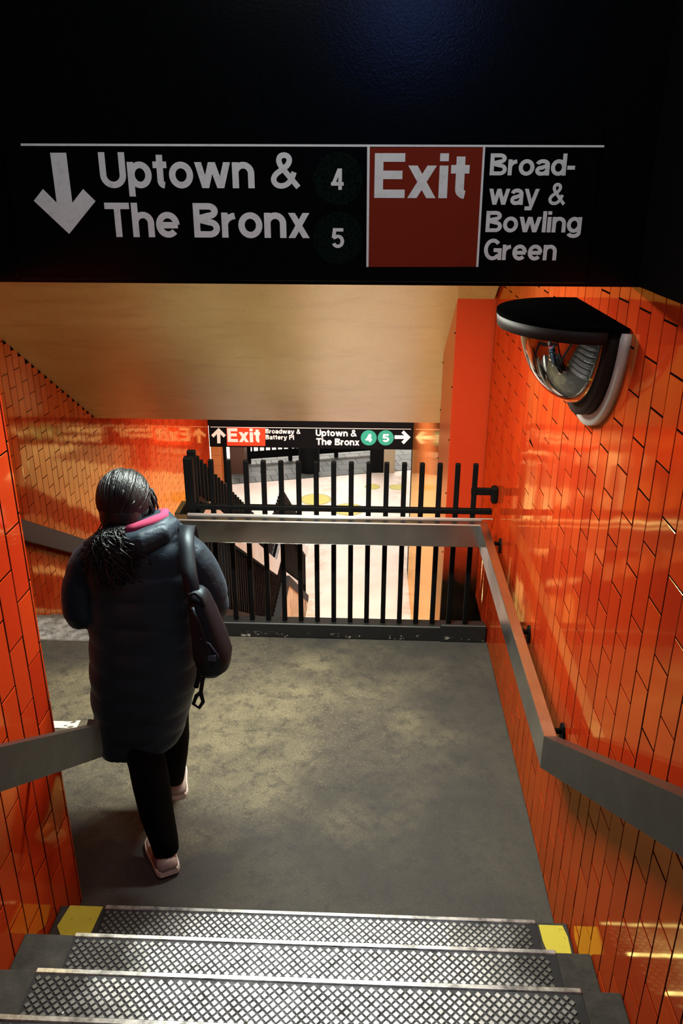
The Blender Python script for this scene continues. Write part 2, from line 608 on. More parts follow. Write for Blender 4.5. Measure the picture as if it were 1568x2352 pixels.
lf = MB().box(XF, -0.95, 11.1, 24.0, ZL - 0.15, ZL).box(-0.95, XW, 4.4, 24.0, ZL - 0.15, ZL).box(XW, 6.5, 12.3, 24.0, ZL - 0.15, ZL).box(-7.5, XF, 12.3, 24.0, ZL - 0.15, ZL)
floor2 = struct(lf.build('floor', M_FLOOR2), 'pale pinkish floor of the level below, seen past the pickets', 'floor')

# sloping soffit and flat ceilings
so = MB()
sz = lambda y: 1.592 - 0.622 * (y - 5.46)
so.prism_x([(3.20, sz(3.20)), (7.14, sz(7.14)), (7.14, 0.75), (7.0, 0.9), (3.20, 3.25)], XF, XW + 0.05)
so.box(XF, XR, 2.42, 3.20, 3.0, 3.2)
so.box(XF, XW + 0.05, 7.14, 12.0, 0.56, 0.75)
struct(so.build('ceiling', M_TAN), 'tan painted ceiling sloping down with the stairs', 'ceiling')
struct(MB().box(-7.5, 6.5, 12.3, 24.0, -0.88, -0.7).build('ceiling', M_HWALL), 'low white ceiling of the level below', 'ceiling')
struct(MB().box(-1.5, 1.0, -3.5, 2.42, 4.1, 4.25).build('ceiling', M_BLK), 'black ceiling above the upper stairs', 'ceiling')
struct(MB().box(XF - 0.3, XR + 0.3, YS + 0.002, YS + 0.12, 2.33, 4.1).build('wall_front', M_FASC), 'glossy black painted header wall carrying the direction board', 'wall')
struct(MB().box(XR - 0.004, XR + 0.3, -3.5, YS + 0.01, 2.335, 4.1).build('wall_right', M_FRIEZE), 'black painted upper wall over the orange tiles beside the steps', 'wall')
struct(MB().box(XF, XN + 0.004, -3.5, YS, 2.335, 4.1).build('wall_left', M_FRIEZE), 'black painted upper wall over the near orange tiles', 'wall')
struct(MB().box(-1.5, 1.0, -3.6, -3.5, 0.0, 4.25).build('wall_back', M_BLK), 'dark back wall at the head of the upper stairs', 'wall')

# tiled walls: shared tile meshes, the 300 that show largest as parts
TW, TH, TG = 0.0995, 0.2245, 0.0058
tile_cache = {}


def tile_mesh(dy, dz, side):
    key = (round(dy, 3), round(dz, 3), side)
    if key not in tile_cache:
        dy, dz = key[0] / 2, key[1] / 2
        t, c = 0.005, 0.0009
        vs = []
        for (x, q) in ((t, 0.0), (c, 0.0), (0.0, c)):
            for a, b in ((-1, -1), (1, -1), (1, 1), (-1, 1)):
                vs.append((x * side, a * (dy - q), b * (dz - q)))
        fs = [(8, 9, 10, 11)]
        for k in (0, 4):
            for i in range(4):
                fs.append((k + i, k + (i + 1) % 4, k + 4 + (i + 1) % 4, k + 4 + i))
        tile_cache[key] = MB().add(vs, fs).mesh('tile', M_TILE)
    return tile_cache[key]


def tiled_wall(name, x, side, ystart, ydir, yend, z0f, z1f, tw, th, za, zb, label, cat, slab, most=300, topz=None):
    """Columns of upright tiles from ystart; za and zb are joint heights of alternate columns; side +1: the wall's body lies at larger x."""
    wall = struct(MB().box(*slab).build(name, M_GROUT), label, cat)
    tiles = []
    k = 0
    y = ystart
    while (yend - y) * ydir > 0.012:
        y2 = y + ydir * tw
        if (y2 - yend) * ydir > 0:
            y2 = yend
        ya, yb = min(y, y2), max(y, y2)
        yc = (ya + yb) / 2
        z0, z1 = z0f(yc), z1f(yc)
        zj = za if k % 2 == 0 else zb
        zz = zj + math.floor((z0 - zj) / th) * th
        while zz < z1:
            a, b = max(zz, z0), min(zz + th, z1)
            if b - a > 0.02:
                tiles.append((yc, (a + b) / 2, yb - ya - TG, b - a - TG))
            zz += th
        y = y2
        k += 1
    rec = []
    for t in tiles:
        ps = [proj((x, t[0] + sy * t[2] / 2, t[1] + sz_ * t[3] / 2)) for sy, sz_ in ((-1, -1), (1, -1), (1, 1), (-1, 1))]
        A = 0.0
        if all(ps) and any(-20 < p[0] < 1588 and -20 < p[1] < 2372 for p in ps):
            A = abs(sum(ps[i][0] * ps[(i + 1) % 4][1] - ps[(i + 1) % 4][0] * ps[i][1] for i in range(4))) / 2
        rec.append((A, t))
    rec.sort(key=lambda r: -r[0])
    rest = MB()
    for i, (A, (yc, zc, dy, dz)) in enumerate(rec):
        me = tile_mesh(dy, dz, side)
        rot = Matrix.Rotation(random.gauss(0, 0.0035), 4, 'Z') @ Matrix.Rotation(random.gauss(0, 0.0025), 4, 'Y')
        M = Matrix.Translation((x + random.uniform(-0.0006, 0.0006), yc, zc)) @ rot
        if i < most and A > 0:
            o = bpy.data.objects.new('tile', me)
            COL.objects.link(o)
            o.parent = wall
            o.matrix_local = M
        else:
            rest.add([M @ v.co for v in me.vertices], [tuple(p.vertices) for p in me.polygons])
    if rest.v:
        o = rest.build('tile_field', M_TILE, wall)
        o['kind'] = 'stuff'
    return wall


tiled_wall('wall_right', XR, 1, 4.857, -1, 0.2, lambda y: 0.0, lambda y: 2.335 if y < YS + 0.02 else 3.0, TW, TH, 2.054, 2.167,
           'orange glazed tile wall beside the steel handrail and mirror', 'wall', (XR + 0.0014, XR + 0.3, -3.5, 4.87, -0.2, 3.0))
tiled_wall('wall_left', XN, -1, 2.268, -1, 0.4, lambda y: 0.0, lambda y: 2.335, 0.1, 0.2335, 1.376, 1.2595,
           'short orange tile wall ending in a corner before the landing', 'wall', (XF - 0.3, XN - 0.0014, -3.5, YC - 0.006, -0.2, 2.335))
# narrow bullnose tiles that close the corner
cw = [o for o in bpy.data.objects if o.name.startswith('wall_left') and o.get('label', '').startswith('short')][0]
for k in range(10):
    a = k * 0.2335
    o = link('corner_tile', MB().box(XN - 0.02, XN, 2.2715, YC, a + 0.003, min(a + 0.2305, 2.33), 0.003).mesh('corner_tile', M_TILE), cw)


def nose_z(y):
    if y < 4.42: return 0.0
    if y < 7.55: return -SL * (y - 4.42)
    if y < 8.65: return ZM
    return max(ZL, ZM - SL * (y - 8.65))


tiled_wall('wall_left', XF, -1, 5.391, 1, 12.1, lambda y: nose_z(y) - 0.25, lambda y: min(3.0, max(sz(y), 0.56)), 0.103, 0.2254, 0.659, 0.546,
           'long orange tile wall running down with the lower stairs', 'wall', (XF - 0.3, XF - 0.0014, YC, 12.1, ZL, 3.0))
# the same wall nearer than the first measured column
wl = [o for o in bpy.data.objects if o.get('label', '').startswith('long orange')][0]
near = MB()
k = 0
y = 5.391
while y > 2.4:
    zj = 0.546 if k % 2 == 0 else 0.659
    z0, z1 = nose_z(y), min(3.0, sz(y))
    zz = zj + math.floor((z0 - zj) / 0.2254) * 0.2254
    while zz < z1:
        a, b = max(zz, z0), min(zz + 0.2254, z1)
        if b - a > 0.02:
            me = tile_mesh(0.103 - TG, b - a - TG, -1)
            M = Matrix.Translation((XF + random.uniform(-0.0006, 0.0006), y - 0.0515, (a + b) / 2)) @ Matrix.Rotation(random.gauss(0, 0.0035), 4, 'Z')
            near.add([M @ v.co for v in me.vertices], [tuple(p.vertices) for p in me.polygons])
        zz += 0.2254
    y -= 0.103
    k += 1
near.build('tile_field', M_TILE, wl)['kind'] = 'stuff'

# orange pier and the right wall of the stairwell
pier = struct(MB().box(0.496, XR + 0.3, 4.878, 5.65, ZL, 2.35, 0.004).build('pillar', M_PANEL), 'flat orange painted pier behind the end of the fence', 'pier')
st_me = MB().ellipsoid((0, 0, 0), (0.006, 0.006, 0.006), 8, 4).mesh('stud', M_BLK)
for z in (1.75, 1.42, 1.08, 0.72, 0.3):
    for x, y in ((0.495, 4.90), (0.495, 5.62)):
        link('stud', st_me, pier).location += Vector((x, y, z))
MBp = MB()
pl_ = MB()
pl_.box(0.49, XR, 4.862, 4.878, 1.995, 2.04, 0.004)
pl_.build('plaster_seam', Mat('rough_plaster', lin(176, 150, 122), 0.9).m, pier)
struct(MB().box(XW, XW + 0.3, 5.65, 12.1, ZL, 0.75).build('wall_right', M_TILEFAR), 'glossy tan orange side wall of the stairwell past the pier', 'wall')

# ------------------------------------------------------------------ near flight of steps
stairs = struct(empty('stair_flight', (0, 2.11, 0)), 'grey concrete steps with worn diamond tread plates leading down to the landing', 'stairs')
TP = 0.2587
DP = 0.0268


def tread_parts(step, x0, x1, yn, z, depth, dense):
    MB().box(x0, x1, yn - depth, yn - 0.014, z, z + 0.004, 0.001).build('tread_plate', M_PLATE, step)
    MB().box(x0, x1, yn - 0.014, yn + 0.004, z - 0.02, z + 0.0072, 0.003).build('nosing', M_NOSE, step)
    if not dense:
        return
    pads = MB()
    h = DP / 2
    r, r_ = h * 0.76, h * 0.62
    rows = int((depth - 0.03) / h)
    for i in range(rows):
        cy = yn - 0.018 - h * 0.8 - i * h
        n = int((x1 - x0 - DP) / DP)
        for j in range(n):
            cx_ = x0 + DP * 0.6 + j * DP + (h if i % 2 else 0)
            vs = []
            for zz, q in ((z + 0.0035, r), (z + 0.0072, r_)):
                vs += [(cx_ - q, cy, zz), (cx_, cy - q, zz), (cx_ + q, cy, zz), (cx_, cy + q, zz)]
            pads.add(vs, [(4, 5, 6, 7), (0, 1, 5, 4), (1, 2, 6, 5), (2, 3, 7, 6), (3, 0, 4, 7)])
    o = pads.build('diamond_pad', M_PAD, step)
    o['kind'] = 'stuff'
    rv = MB()
    for rx in (x0 + 0.12, x0 + 0.62, x1 - 0.55, x1 - 0.1):
        rv.ellipsoid((rx, yn - 0.13, z + 0.006), (0.007, 0.007, 0.0035), 10, 4)
        rv.build('rivet', M_NOSE, step)
        rv = MB()


for k in range(1, 15):
    yn, z = 2.11 - TP * (k - 1), 0.17 * k
    step = MB().box(XN + 0.001, XR - 0.001, yn - TP - 0.03, yn, z - 0.17, z, 0.004).build('step', M_STEPC, stairs)
    if k <= 8:
        tread_parts(step, -0.925, 0.613, yn, z, TP - 0.002, k <= 6)
    if k == 1:
        # yellow paint squares at both ends of the lowest step
        for pts in ([(-1.055, 2.108), (-0.935, 2.108), (-0.945, 1.965), (-0.985, 1.952), (-1.02, 1.965), (-1.045, 1.985), (-1.07, 2.02)],
                    [(0.622, 2.096), (0.705, 2.096), (0.714, 2.05), (0.712, 1.985), (0.66, 1.975), (0.632, 1.985), (0.624, 2.03)]):
            MB().prism_z(pts, z - 0.001, z + 0.0022).build('paint_mark', M_YEL, step)['label'] = 'yellow paint square'

# ------------------------------------------------------------------ flights going down beyond the landing
down = struct(empty('stair_flight', (-1.8, 4.42, 0)), 'concrete stairs going down along the far orange tile wall', 'stairs')
for i in range(11):
    yn, z = 4.42 + 0.313 * i, -0.1727 * i
    s_ = MB().box(XF, -1.045, yn - (0.26 if i == 0 else 0.33), yn, z - 0.17, z, 0.003).build('step', M_STEPC, down)
    if i == 0:
        MB().box(XF, -1.05, 4.155, 4.425, z, z + 0.006, 0.001).build('tread_plate', M_RIB, s_)
        ribs = MB()
        for j in range(130):
            xx = XF - 0.2 + j * 0.0135
            a = (max(xx, XF), 4.16 + max(0, XF - xx))
            for q in range(1):
                p0, p1 = Vector((xx, 4.165)), Vector((xx + 0.16, 4.415))
                if p0.x < XF + 0.005 or p1.x > -1.055:
                    continue
                d = (p1 - p0).normalized()
                nn = Vector((-d.y, d.x)) * 0.0035
                ribs.add([(p0.x - nn.x, p0.y - nn.y, 0.006), (p0.x + nn.x, p0.y + nn.y, 0.006), (p1.x + nn.x, p1.y + nn.y, 0.006), (p1.x - nn.x, p1.y - nn.y, 0.006),
                          (p0.x, p0.y, 0.0095), (p1.x, p1.y, 0.0095)], [(0, 4, 5, 3), (4, 1, 2, 5), (0, 1, 4), (3, 5, 2)])
        ribs.build('rib', M_NOSE, s_)['kind'] = 'stuff'
    else:
        MB().box(XF + 0.1, -1.1, yn - 0.25, yn + 0.004, z, z + 0.005, 0.001).build('tread_plate', M_RIB, s_)
MB().box(XF, -0.96, 7.53, 8.65, ZM - 0.17, ZM).build('middle_landing', M_STEPC, down)
for i in range(9):
    yn, z = 8.65 + 0.28 * (i + 1), ZM - 0.17 * (i + 1)
    s_ = MB().box(XF, -1.045, yn - 0.3, yn, z - 0.17, z, 0.003).build('step', M_STEPC, down)
    MB().box(XF + 0.1, -1.1, yn - 0.25, yn + 0.004, z, z + 0.005, 0.001).build('tread_plate', M_RIB, s_)
prof = [(4.36, ZL), (4.36, -0.02), (4.42, -0.02), (7.55, ZM - 0.01), (8.65, ZM - 0.01), (11.2, -3.46), (11.35, ZL)]
struct(MB().prism_x(prof, -1.04, -0.955).build('wall_stairs', M_CRACK), 'cracked tan plaster wall under the lower stairs', 'wall')

# ------------------------------------------------------------------ fences
PZ = 1.13
fence = empty('picket_fence', (-0.16, YF, 0))
tag(fence, 'black steel picket fence standing across the far edge of the landing', 'fence')
MB().box(-1.05, 0.715, YF - 0.045, YF + 0.045, 0.0, 0.10, 0.006).build('base_curb', M_BASE, fence)
MB().box(0.44, 0.718, YF - 0.052, YF - 0.03, 0.0, 0.118, 0.006).build('base_plate', M_BASE, fence)
pk = MB().box(-0.0142, 0.0142, -0.0142, 0.0142, 0.095, PZ, 0.004).mesh('picket', M_BLK)
for i in range(16):
    o = link('picket', pk, fence)
    o.location += Vector((0.592 - 0.0998 * i, YF, 0))
    o.rotation_euler.z = random.uniform(-0.03, 0.03)
MB().box(-1.06, 0.70, YF - 0.016, YF + 0.016, 0.828, 0.858, 0.003).build('fence_rail', M_BLK, fence)
MB().box(-1.058, -1.005, YF - 0.03, YF + 0.025, 0.0, 1.145, 0.006).build('post', M_BLK, fence)
wb = MB().box(0.575, 0.715, YF - 0.012, YF + 0.012, 0.945, 0.985, 0.003).build('wall_bracket', M_BLK, fence)
MB().box(0.690, 0.7255, YF - 0.03, YF + 0.03, 0.90, 0.995, 0.008).build('bracket_plate', M_BLK, wb)


def sweep_yz(pts, x0, x1, h, name, mat, parent, ch=0.003):
    """A flat bar of height h (measured upright) following (y, z_top) points."""
    top = [(y, z) for y, z in pts]
    bot = [(y, z - h) for y, z in reversed(pts)]
    return MB().prism_x(top + bot, x0, x1).build(name, mat, parent)


sf = empty('stair_fence', (-1.03, 7.5, ZM))
tag(sf, 'black picket fence dropping along the open side of the lower stairs', 'fence')
sp_ = MB().box(-0.0142, 0.0142, -0.0142, 0.0142, 0.0, 1.05, 0.004).mesh('picket', M_BLK)


def top_z(y):
    if y < 7.55: return 1.06 - 0.595 * (y - 4.54)
    if y < 8.75: return -0.73
    return -0.73 - 0.60 * (y - 8.75)


y = 4.405
while y < 11.5:
    o = link('picket', sp_, sf)
    o.location += Vector((-1.03, y, top_z(y) - 1.05))
    y += 0.0998
MB().box(-1.055, -1.005, 4.362, 4.392, -0.1, 1.16, 0.006).build('post', M_BLK, sf)
MB().box(-1.055, -1.005, 11.5, 11.55, ZL, ZL + 1.15, 0.006).build('post', M_BLK, sf)
line = [(4.36, 0.10), (4.45, 0.10), (7.55, ZM + 0.10), (8.62, ZM + 0.10), (11.35, ZL + 0.06)]
sweep_yz(line, -1.06, -0.948, 0.13, 'base_curb', M_BLK, sf)
sweep_yz([(4.36, 0.85), (4.45, 0.85), (7.55, -1.03), (8.68, -1.03), (11.5, -2.73)], -1.05, -1.01, 0.035, 'fence_rail', M_BLK, sf)

# ------------------------------------------------------------------ steel handrails
hr = empty('handrail', (0.4, 4.2, 0))
tag(hr, 'flat stainless handrail along the fence, turning along the right tile wall and up the steps', 'handrail')
MB().box(-1.115, 0.640, 4.155, 4.245, 0.680, 0.815, 0.003).build('rail', M_STEEL, hr)
MB().tube([(-1.115, 4.157, 0.8155), (-0.3, 4.157, 0.8155), (0.62, 4.157, 0.8155)], 0.0048, 10).build('rail_edge', M_EDGE, hr, True)
MB().tube([(-1.045, 4.243, 0.818), (-0.3, 4.243, 0.818), (0.70, 4.243, 0.818)], 0.0055, 10).build('rail_edge', M_EDGE, hr, True)
rp = MB()
rp.box(0.618, 0.664, 2.31, 4.20, 0.685, 0.818, 0.002)
rp.build('rail', M_STEEL, hr)
MB().prism_x([(2.31, 0.818), (2.31, 0.683), (0.3, 0.683 + 0.642 * 2.01), (0.3, 0.818 + 0.642 * 2.01)], 0.618, 0.664).build('rail', M_DSTEEL, hr)


def bracket(parent, x0, x1, y, z, s):
    """An arm from under a rail to the wall, with a round plate."""
    b = MB().tube([(x0, y, z), (x0 + (x1 - x0) * 0.5, y, z), (x1, y, z)], 0.011, 8).build('bracket', M_BLK, parent, True)
    MB().prism_x([(y + 0.03 * math.cos(a * math.pi / 6), z - 0.012 + 0.045 * math.sin(a * math.pi / 6)) for a in range(12)], x1 - 0.009 * s, x1 + 0.002 * s).build('bracket_plate', M_BLK, b)


for y in (4.06, 3.15, 2.45):
    bracket(hr, 0.64, XR, y, 0.735 if y < 4 else 0.75, 1)
bracket(hr, 0.64, XR, 1.2, 1.44, 1)

hl = empty('handrail', (-1.0, 2.3, 0))
tag(hl, 'dark grey steel handrail end fixed to the short orange tile wall', 'handrail')
prof = [(2.34, 0.815), (2.34, 0.675), (2.32, 0.665), (0.3, 0.665 + 0.655 * 2.02), (0.3, 0.80 + 0.655 * 2.02), (2.32, 0.805)]
MB().prism_x(prof, -0.99, -0.952).build('rail', M_DSTEEL, hl)
bracket(hl, -0.97, XN, 2.1, 0.86, -1)
bracket(hl, -0.97, XN, 1.1, 1.50, -1)

hf = empty('handrail', (XF, 4.4, 0))
tag(hf, 'dark steel handrail sloping down the far left tile wall', 'handrail')
sweep_yz([(2.4, 0.81), (4.42, 0.81), (7.6, -1.085), (8.7, -1.085), (11.3, -2.66)], XF + 0.065, XF + 0.10, 0.165, 'rail', M_BSTEEL, hf)
for y, z in ((3.4, 0.72), (5.2, 0.24), (6.8, -0.72)):
    bracket(hf, XF + 0.08, XF, y, z, -1)

for x0, x1 in ((-0.985, -0.955), (-1.125, -1.095)):
    h = sweep_yz([(4.262, 0.815), (4.45, 0.815), (7.54, -1.07), (8.68, -1.07), (11.25, -2.63), (11.5, -2.63)], x0, x1, 0.175, 'rail', M_STEEL, sf)
    h['label'] = 'stainless rail'
    for y in (5.4, 6.8, 8.1, 9.6):
        zz = (0.815 - 0.61 * (y - 4.45) if y < 7.54 else (-1.07 if y < 8.68 else -1.07 - 0.607 * (y - 8.68))) - 0.09
        MB().box(min(x1, -1.03), max(x0, -1.03), y - 0.01, y + 0.01, zz - 0.01, zz + 0.01, 0.002).build('bracket', M_BLK, h)

# ------------------------------------------------------------------ lettering
XH = 0.73


def glyphs(s):
    """Grotesque letters as strokes of weight s: ('l', points) a bent stroke, ('p', x0, y0, x1, y1) a slanted bar with level ends; cap height 1. Returns {char: (strokes, width)}."""
    h = s / 2
    hw = s * 1.08            # level width of a slanted bar

    def arc(cx, cy, rx, ry, a0, a1, n=None):
        n = n or max(4, int(abs(a1 - a0) / 12))
        return [(cx + rx * math.cos(math.radians(a0 + (a1 - a0) * k / n)), cy + ry * math.sin(math.radians(a0 + (a1 - a0) * k / n))) for k in range(n + 1)]

    def smooth(p, m=4):
        q = [p[0]] + p + [p[-1]]
        out = []
        for k in range(1, len(q) - 2):
            for t in [x / m for x in range(m)]:
                a, b, c, d = q[k - 1], q[k], q[k + 1], q[k + 2]
                out.append(tuple(0.5 * (2 * b[i] + (c[i] - a[i]) * t + (2 * a[i] - 5 * b[i] + 4 * c[i] - d[i]) * t * t + (3 * b[i] - a[i] - 3 * c[i] + d[i]) * t ** 3) for i in (0, 1)))
        return out + [p[-1]]
    L = lambda *p: ('l', list(p))
    A = lambda p: ('l', p)
    P = lambda *p: ('p',) + p
    X, o = XH, 0.012
    ring = lambda x0, x1: A(arc((x0 + x1) / 2, X / 2, (x1 - x0) / 2 - h, X / 2 + o - h, 0, 360, 28))
    arch = lambda x0, x1: A(arc((x0 + x1) / 2, 0.42, (x1 - x0) / 2 - h, X + o - h - 0.42, 165, 0) + [(x1 - h, 0)])
    G = {}
    G['U'] = ([A([(h, 1), (h, 0.36)] + arc(0.38, 0.36, 0.38 - h, 0.36 + o - h, 180, 360) + [(0.76 - h, 1)])], 0.76)
    G['p'] = ([L((h, X), (h, -0.25)), ring(0.02, 0.70)], 0.70)
    G['d'] = ([L((0.68 - h, 1), (0.68 - h, 0)), ring(0.0, 0.67)], 0.68)
    G['o'] = ([ring(0, 0.70)], 0.70)
    G['t'] = ([A([(0.11 + h, 0.93), (0.11 + h, 0.20)] + arc(0.11 + h + 0.13, 0.20, 0.13, 0.20 + o - h * 0.95, 180, 265)), L((0, X - h * 0.85), (0.40, X - h * 0.85))], 0.41)
    G['w'] = ([P(0, X, 0.20, 0, 0), P(0.40, X, 0.20, 0, 0), P(0.40, X, 0.64, 0, 0), P(0.84, X, 0.64, 0, 0)], 0.84 + hw)
    G['n'] = ([L((h, X), (h, 0)), arch(0, 0.64)], 0.64)
    G['h'] = ([L((h, 1), (h, 0)), arch(0, 0.64)], 0.64)
    G['e'] = ([A(arc(0.345, X / 2, 0.345 - h, X / 2 + o - h, 0, 318, 26)), L((h, X / 2 - 0.01), (0.69 - h * 0.6, X / 2 - 0.01))], 0.69)
    G['r'] = ([L((h, X), (h, 0)), A(arc(0.42, 0.36, 0.42 - h, X - h - 0.36, 175, 95))], 0.43)
    G['x'] = ([P(0, X, 0.42, 0, 0), P(0.42, X, 0, 0, 0)], 0.42 + hw)
    G['B'] = ([L((h, 1), (h, 0)), A([(h, 1 - h)] + arc(0.44, 0.77, 0.28 - h, 0.23 - h, 90, -90) + [(h, 0.54 + h * 0.0)]), A([(h, 0.54)] + arc(0.46, 0.27, 0.30 - h, 0.27 - h, 90, -90) + [(h, h)]), L((h, 0.54), (0.46, 0.54))], 0.76)
    G['P'] = ([L((h, 1), (h, 0)), A([(h, 1 - h)] + arc(0.42, 0.70, 0.31 - h, 0.30 - h, 90, -90) + [(h, 0.40 + h)])], 0.73)
    G['T'] = ([L((0, 1 - h), (0.72, 1 - h)), L((0.36, 1), (0.36, 0))], 0.72)
    G['E'] = ([L((h, 1), (h, 0)), L((0, 1 - h), (0.66, 1 - h)), L((0, 0.52), (0.61, 0.52)), L((0, h), (0.67, h))], 0.67)
    G['i'] = ([L((h, X), (h, 0)), L((h, 1), (h, 1 - s * 0.92))], s)
    G['l'] = ([L((h, 1), (h, 0))], s)
    G['-'] = ([L((0, 0.36), (0.34, 0.36))], 0.34)
    G['a'] = ([A(arc(0.315, 0.50, 0.315 - h, X + o - h - 0.50, 172, 0) + [(0.63 - h, 0.0)]), A([(0.63 - h, 0.435), (0.40, 0.405)] + arc(0.25, 0.215, 0.25 - h, 0.215 + o - h + 0.0, 80, 280, 14) + [(0.44, 0.10), (0.63 - h, 0.26)])], 0.64)
    G['y'] = ([P(0, X, 0.27, 0, 0), P(0.54, X, 0.20, -0.25, 0), L((0.06, -0.25 + h), (0.33, -0.25 + h))], 0.54 + hw)
    G['g'] = ([A([(0.68 - h, X), (0.68 - h, 0.0)] + arc(0.345, -0.01, 0.335 - h, 0.25 - h, 0, -165)), ring(0.0, 0.67)], 0.68)
    G['G'] = ([A(arc(0.42, 0.5, 0.42 - h, 0.5 + o - h, 40, 322, 26)), L((0.46, 0.47), (0.84, 0.47)), L((0.84 - h * 0.9, 0.54), (0.84 - h * 0.9, 0.0))], 0.84)
    G['&'] = ([A(smooth([(0.80, 0.03), (0.52, 0.36), (0.31, 0.62), (0.25, 0.77), (0.29, 0.89), (0.40, 0.93), (0.51, 0.89), (0.55, 0.78), (0.48, 0.64), (0.32, 0.52), (0.15, 0.39), (0.085, 0.24), (0.16, 0.11), (0.31, 0.07), (0.47, 0.12), (0.60, 0.26), (0.68, 0.46)]))], 0.86)
    G['4'] = ([L((0.43, 1), (0.43, 0)), L((0, 0.28), (0.60, 0.28)), P(0.31, 1.0, 0.0, 0.22, 0)], 0.62)
    G['5'] = ([L((0.10, 1 - h), (0.56, 1 - h)), L((0.16, 1.0), (0.10, 0.50)), A([(0.09, 0.52)] + arc(0.30, 0.33, 0.30 - h, 0.33 + o - h, 130, -155, 22))], 0.60)
    return G, hw


def stroke(mb, pts, h, y0, y1):
    """A flat ribbon of half width h along points in the x-z plane, from depth y0 (front) to y1."""
    n = len(pts)
    closed = (Vector(pts[0]) - Vector(pts[-1])).length < 1e-4
    Lp, Rp = [], []
    for k in range(n):
        a = pts[k - 1] if k > 0 else (pts[-2] if closed else pts[k])
        b = pts[k + 1] if k < n - 1 else (pts[1] if closed else pts[k])
        d0 = Vector(pts[k]) - Vector(a)
        d1 = Vector(b) - Vector(pts[k])
        d0 = d0.normalized() if d0.length > 1e-9 else d1.normalized()
        d1 = d1.normalized() if d1.length > 1e-9 else d0
        t = (d0 + d1).normalized()
        nn = Vector((-t.y, t.x)) * (h / max(0.5, t.dot(d0)))
        Lp.append((pts[k][0] + nn.x, pts[k][1] + nn.y))
        Rp.append((pts[k][0] - nn.x, pts[k][1] - nn.y))
    vs = [(x, y0 - 1.5e-5 * k, z) for k, (x, z) in enumerate(Lp)] + [(x, y0 - 1.5e-5 * k, z) for k, (x, z) in enumerate(Rp)] + [(x, y1, z) for x, z in Lp] + [(x, y1, z) for x, z in Rp]
    fs = []
    for k in range(n - 1):
        fs += [(k, k + 1, n + k + 1, n + k), (2 * n + k, 3 * n + k, 3 * n + k + 1, 2 * n + k + 1), (k, 2 * n + k, 2 * n + k + 1, k + 1), (n + k, n + k + 1, 3 * n + k + 1, 3 * n + k)]
    if not closed:
        fs += [(0, n, 3 * n, 2 * n), (n - 1, 3 * n - 1, 4 * n - 1, 2 * n - 1)]
    mb.add(vs, fs)


def letter(body, parent, y, u0, u1, vbase, vcap, mat, weight=0.17, gap=0.055, space=0.30):
    """Lettering between picture columns u0 and u1, measured on the board's plane, standing on the baseline vbase; each letter its own mesh."""
    um = (u0 + u1) / 2
    a, b = at_y(u0, vbase, y), at_y(u1, vbase, y)
    H = at_y(um, vcap, y).z - at_y(um, vbase, y).z
    G, hw = glyphs(weight)
    x, place = 0.0, []
    for k, c in enumerate(body):
        if c == ' ':
            x += space
            continue
        place.append((c, x))
        x += G[c][1] + gap
    total = x - gap
    kx = (b.x - a.x) / total
    zb = (a.z + b.z) / 2
    holder = parent if len(place) == 1 else sub('lettering', parent, (a.x, y, zb))
    for c, x in place:
        mb = MB()
        for k, st_ in enumerate(G[c][0]):
            y0 = y - 0.0010 - 0.00006 * k
            w_ = MB()
            if st_[0] == 'l':
                stroke(w_, st_[1], weight * (0.42 if c == '&' else 0.5), y0, y)
            else:
                _, xa, za, xb, zb_, _q = st_
                w_.prism_y([(xa, za), (xa + hw, za), (xb + hw, zb_), (xb, zb_)], y0, y)
            mb.add([(a.x + (x + v[0]) * kx, v[1], zb + v[2] * H) for v in w_.v], w_.f)
        mb.build('letter', mat, holder)


def flat(pts, parent, y, name, mat, th=0.0012):
    """A thin flat piece on the board: pts are picture points measured on the board's plane."""
    q = [at_y(u, v, y) for u, v in pts]
    return MB().prism_y([(p.x, p.z) for p in q], y - th, y + 0.0005).build(name, mat, parent)


def disc(u, v, r, parent, y, name, mat, th=0.0012):
    c = at_y(u, v, y)
    rr = (at_y(u + r, v, y) - c).length
    return MB().prism_y([(c.x + rr * math.cos(i * math.pi / 20), c.z + rr * math.sin(i * math.pi / 20)) for i in range(40)], y - th, y + 0.0005).build(name, mat, parent)


YB = YS - 0.012
sign = empty('direction_sign', (-0.17, YS, 2.5))
tag(sign, 'black overhead direction board with big white lettering, down arrow and red exit field', 'sign')
a, b = at_y(48, 640, YB), at_y(1387, 293, YB)
MB().box(a.x, b.x, YB, YS + 0.004, 2.34, at_y(700, 294, YB).z, 0.002).build('board', M_FASC, sign)
flat([(48, 329.5), (1387, 333.5), (1387, 338.5), (48, 335)], sign, YB, 'white_line', M_WHITE)
flat([(u / 1.823, 240 + v / 1.823) for u, v in ((210, 202), (277, 202), (303, 412), (348, 354), (400, 405), (290, 542), (142, 403), (180, 354), (238, 412))], sign, YB, 'arrow', M_WHITE)
disc(776, 411, 57, sign, YB, 'route_disc', M_DKGREEN)
disc(776, 547, 57, sign, YB, 'route_disc', M_DKGREEN)
rp_ = flat([(847, 339), (1110, 339), (1095, 613), (843, 613)], sign, YB, 'exit_panel', M_RED)
rp_['label'] = 'red exit field with dark scuffs'
flat([(843, 336), (849, 336), (846, 613), (841, 613)], sign, YB - 0.0008, 'white_line', M_WHITE)
flat([(1109, 338), (1114, 338), (1098, 613), (1093, 613)], sign, YB - 0.0008, 'white_line', M_WHITE)
letter('Uptown &', sign, YB, 233, 690, 432, 350, M_WHITE, 0.185, 0.05, 0.42)
letter('The Bronx', sign, YB, 247, 711, 545.5, 466.5, M_WHITE, 0.185, 0.055, 0.36)
letter('4', sign, YB - 0.001, 760, 790, 436, 387, M_WHITE, 0.17)
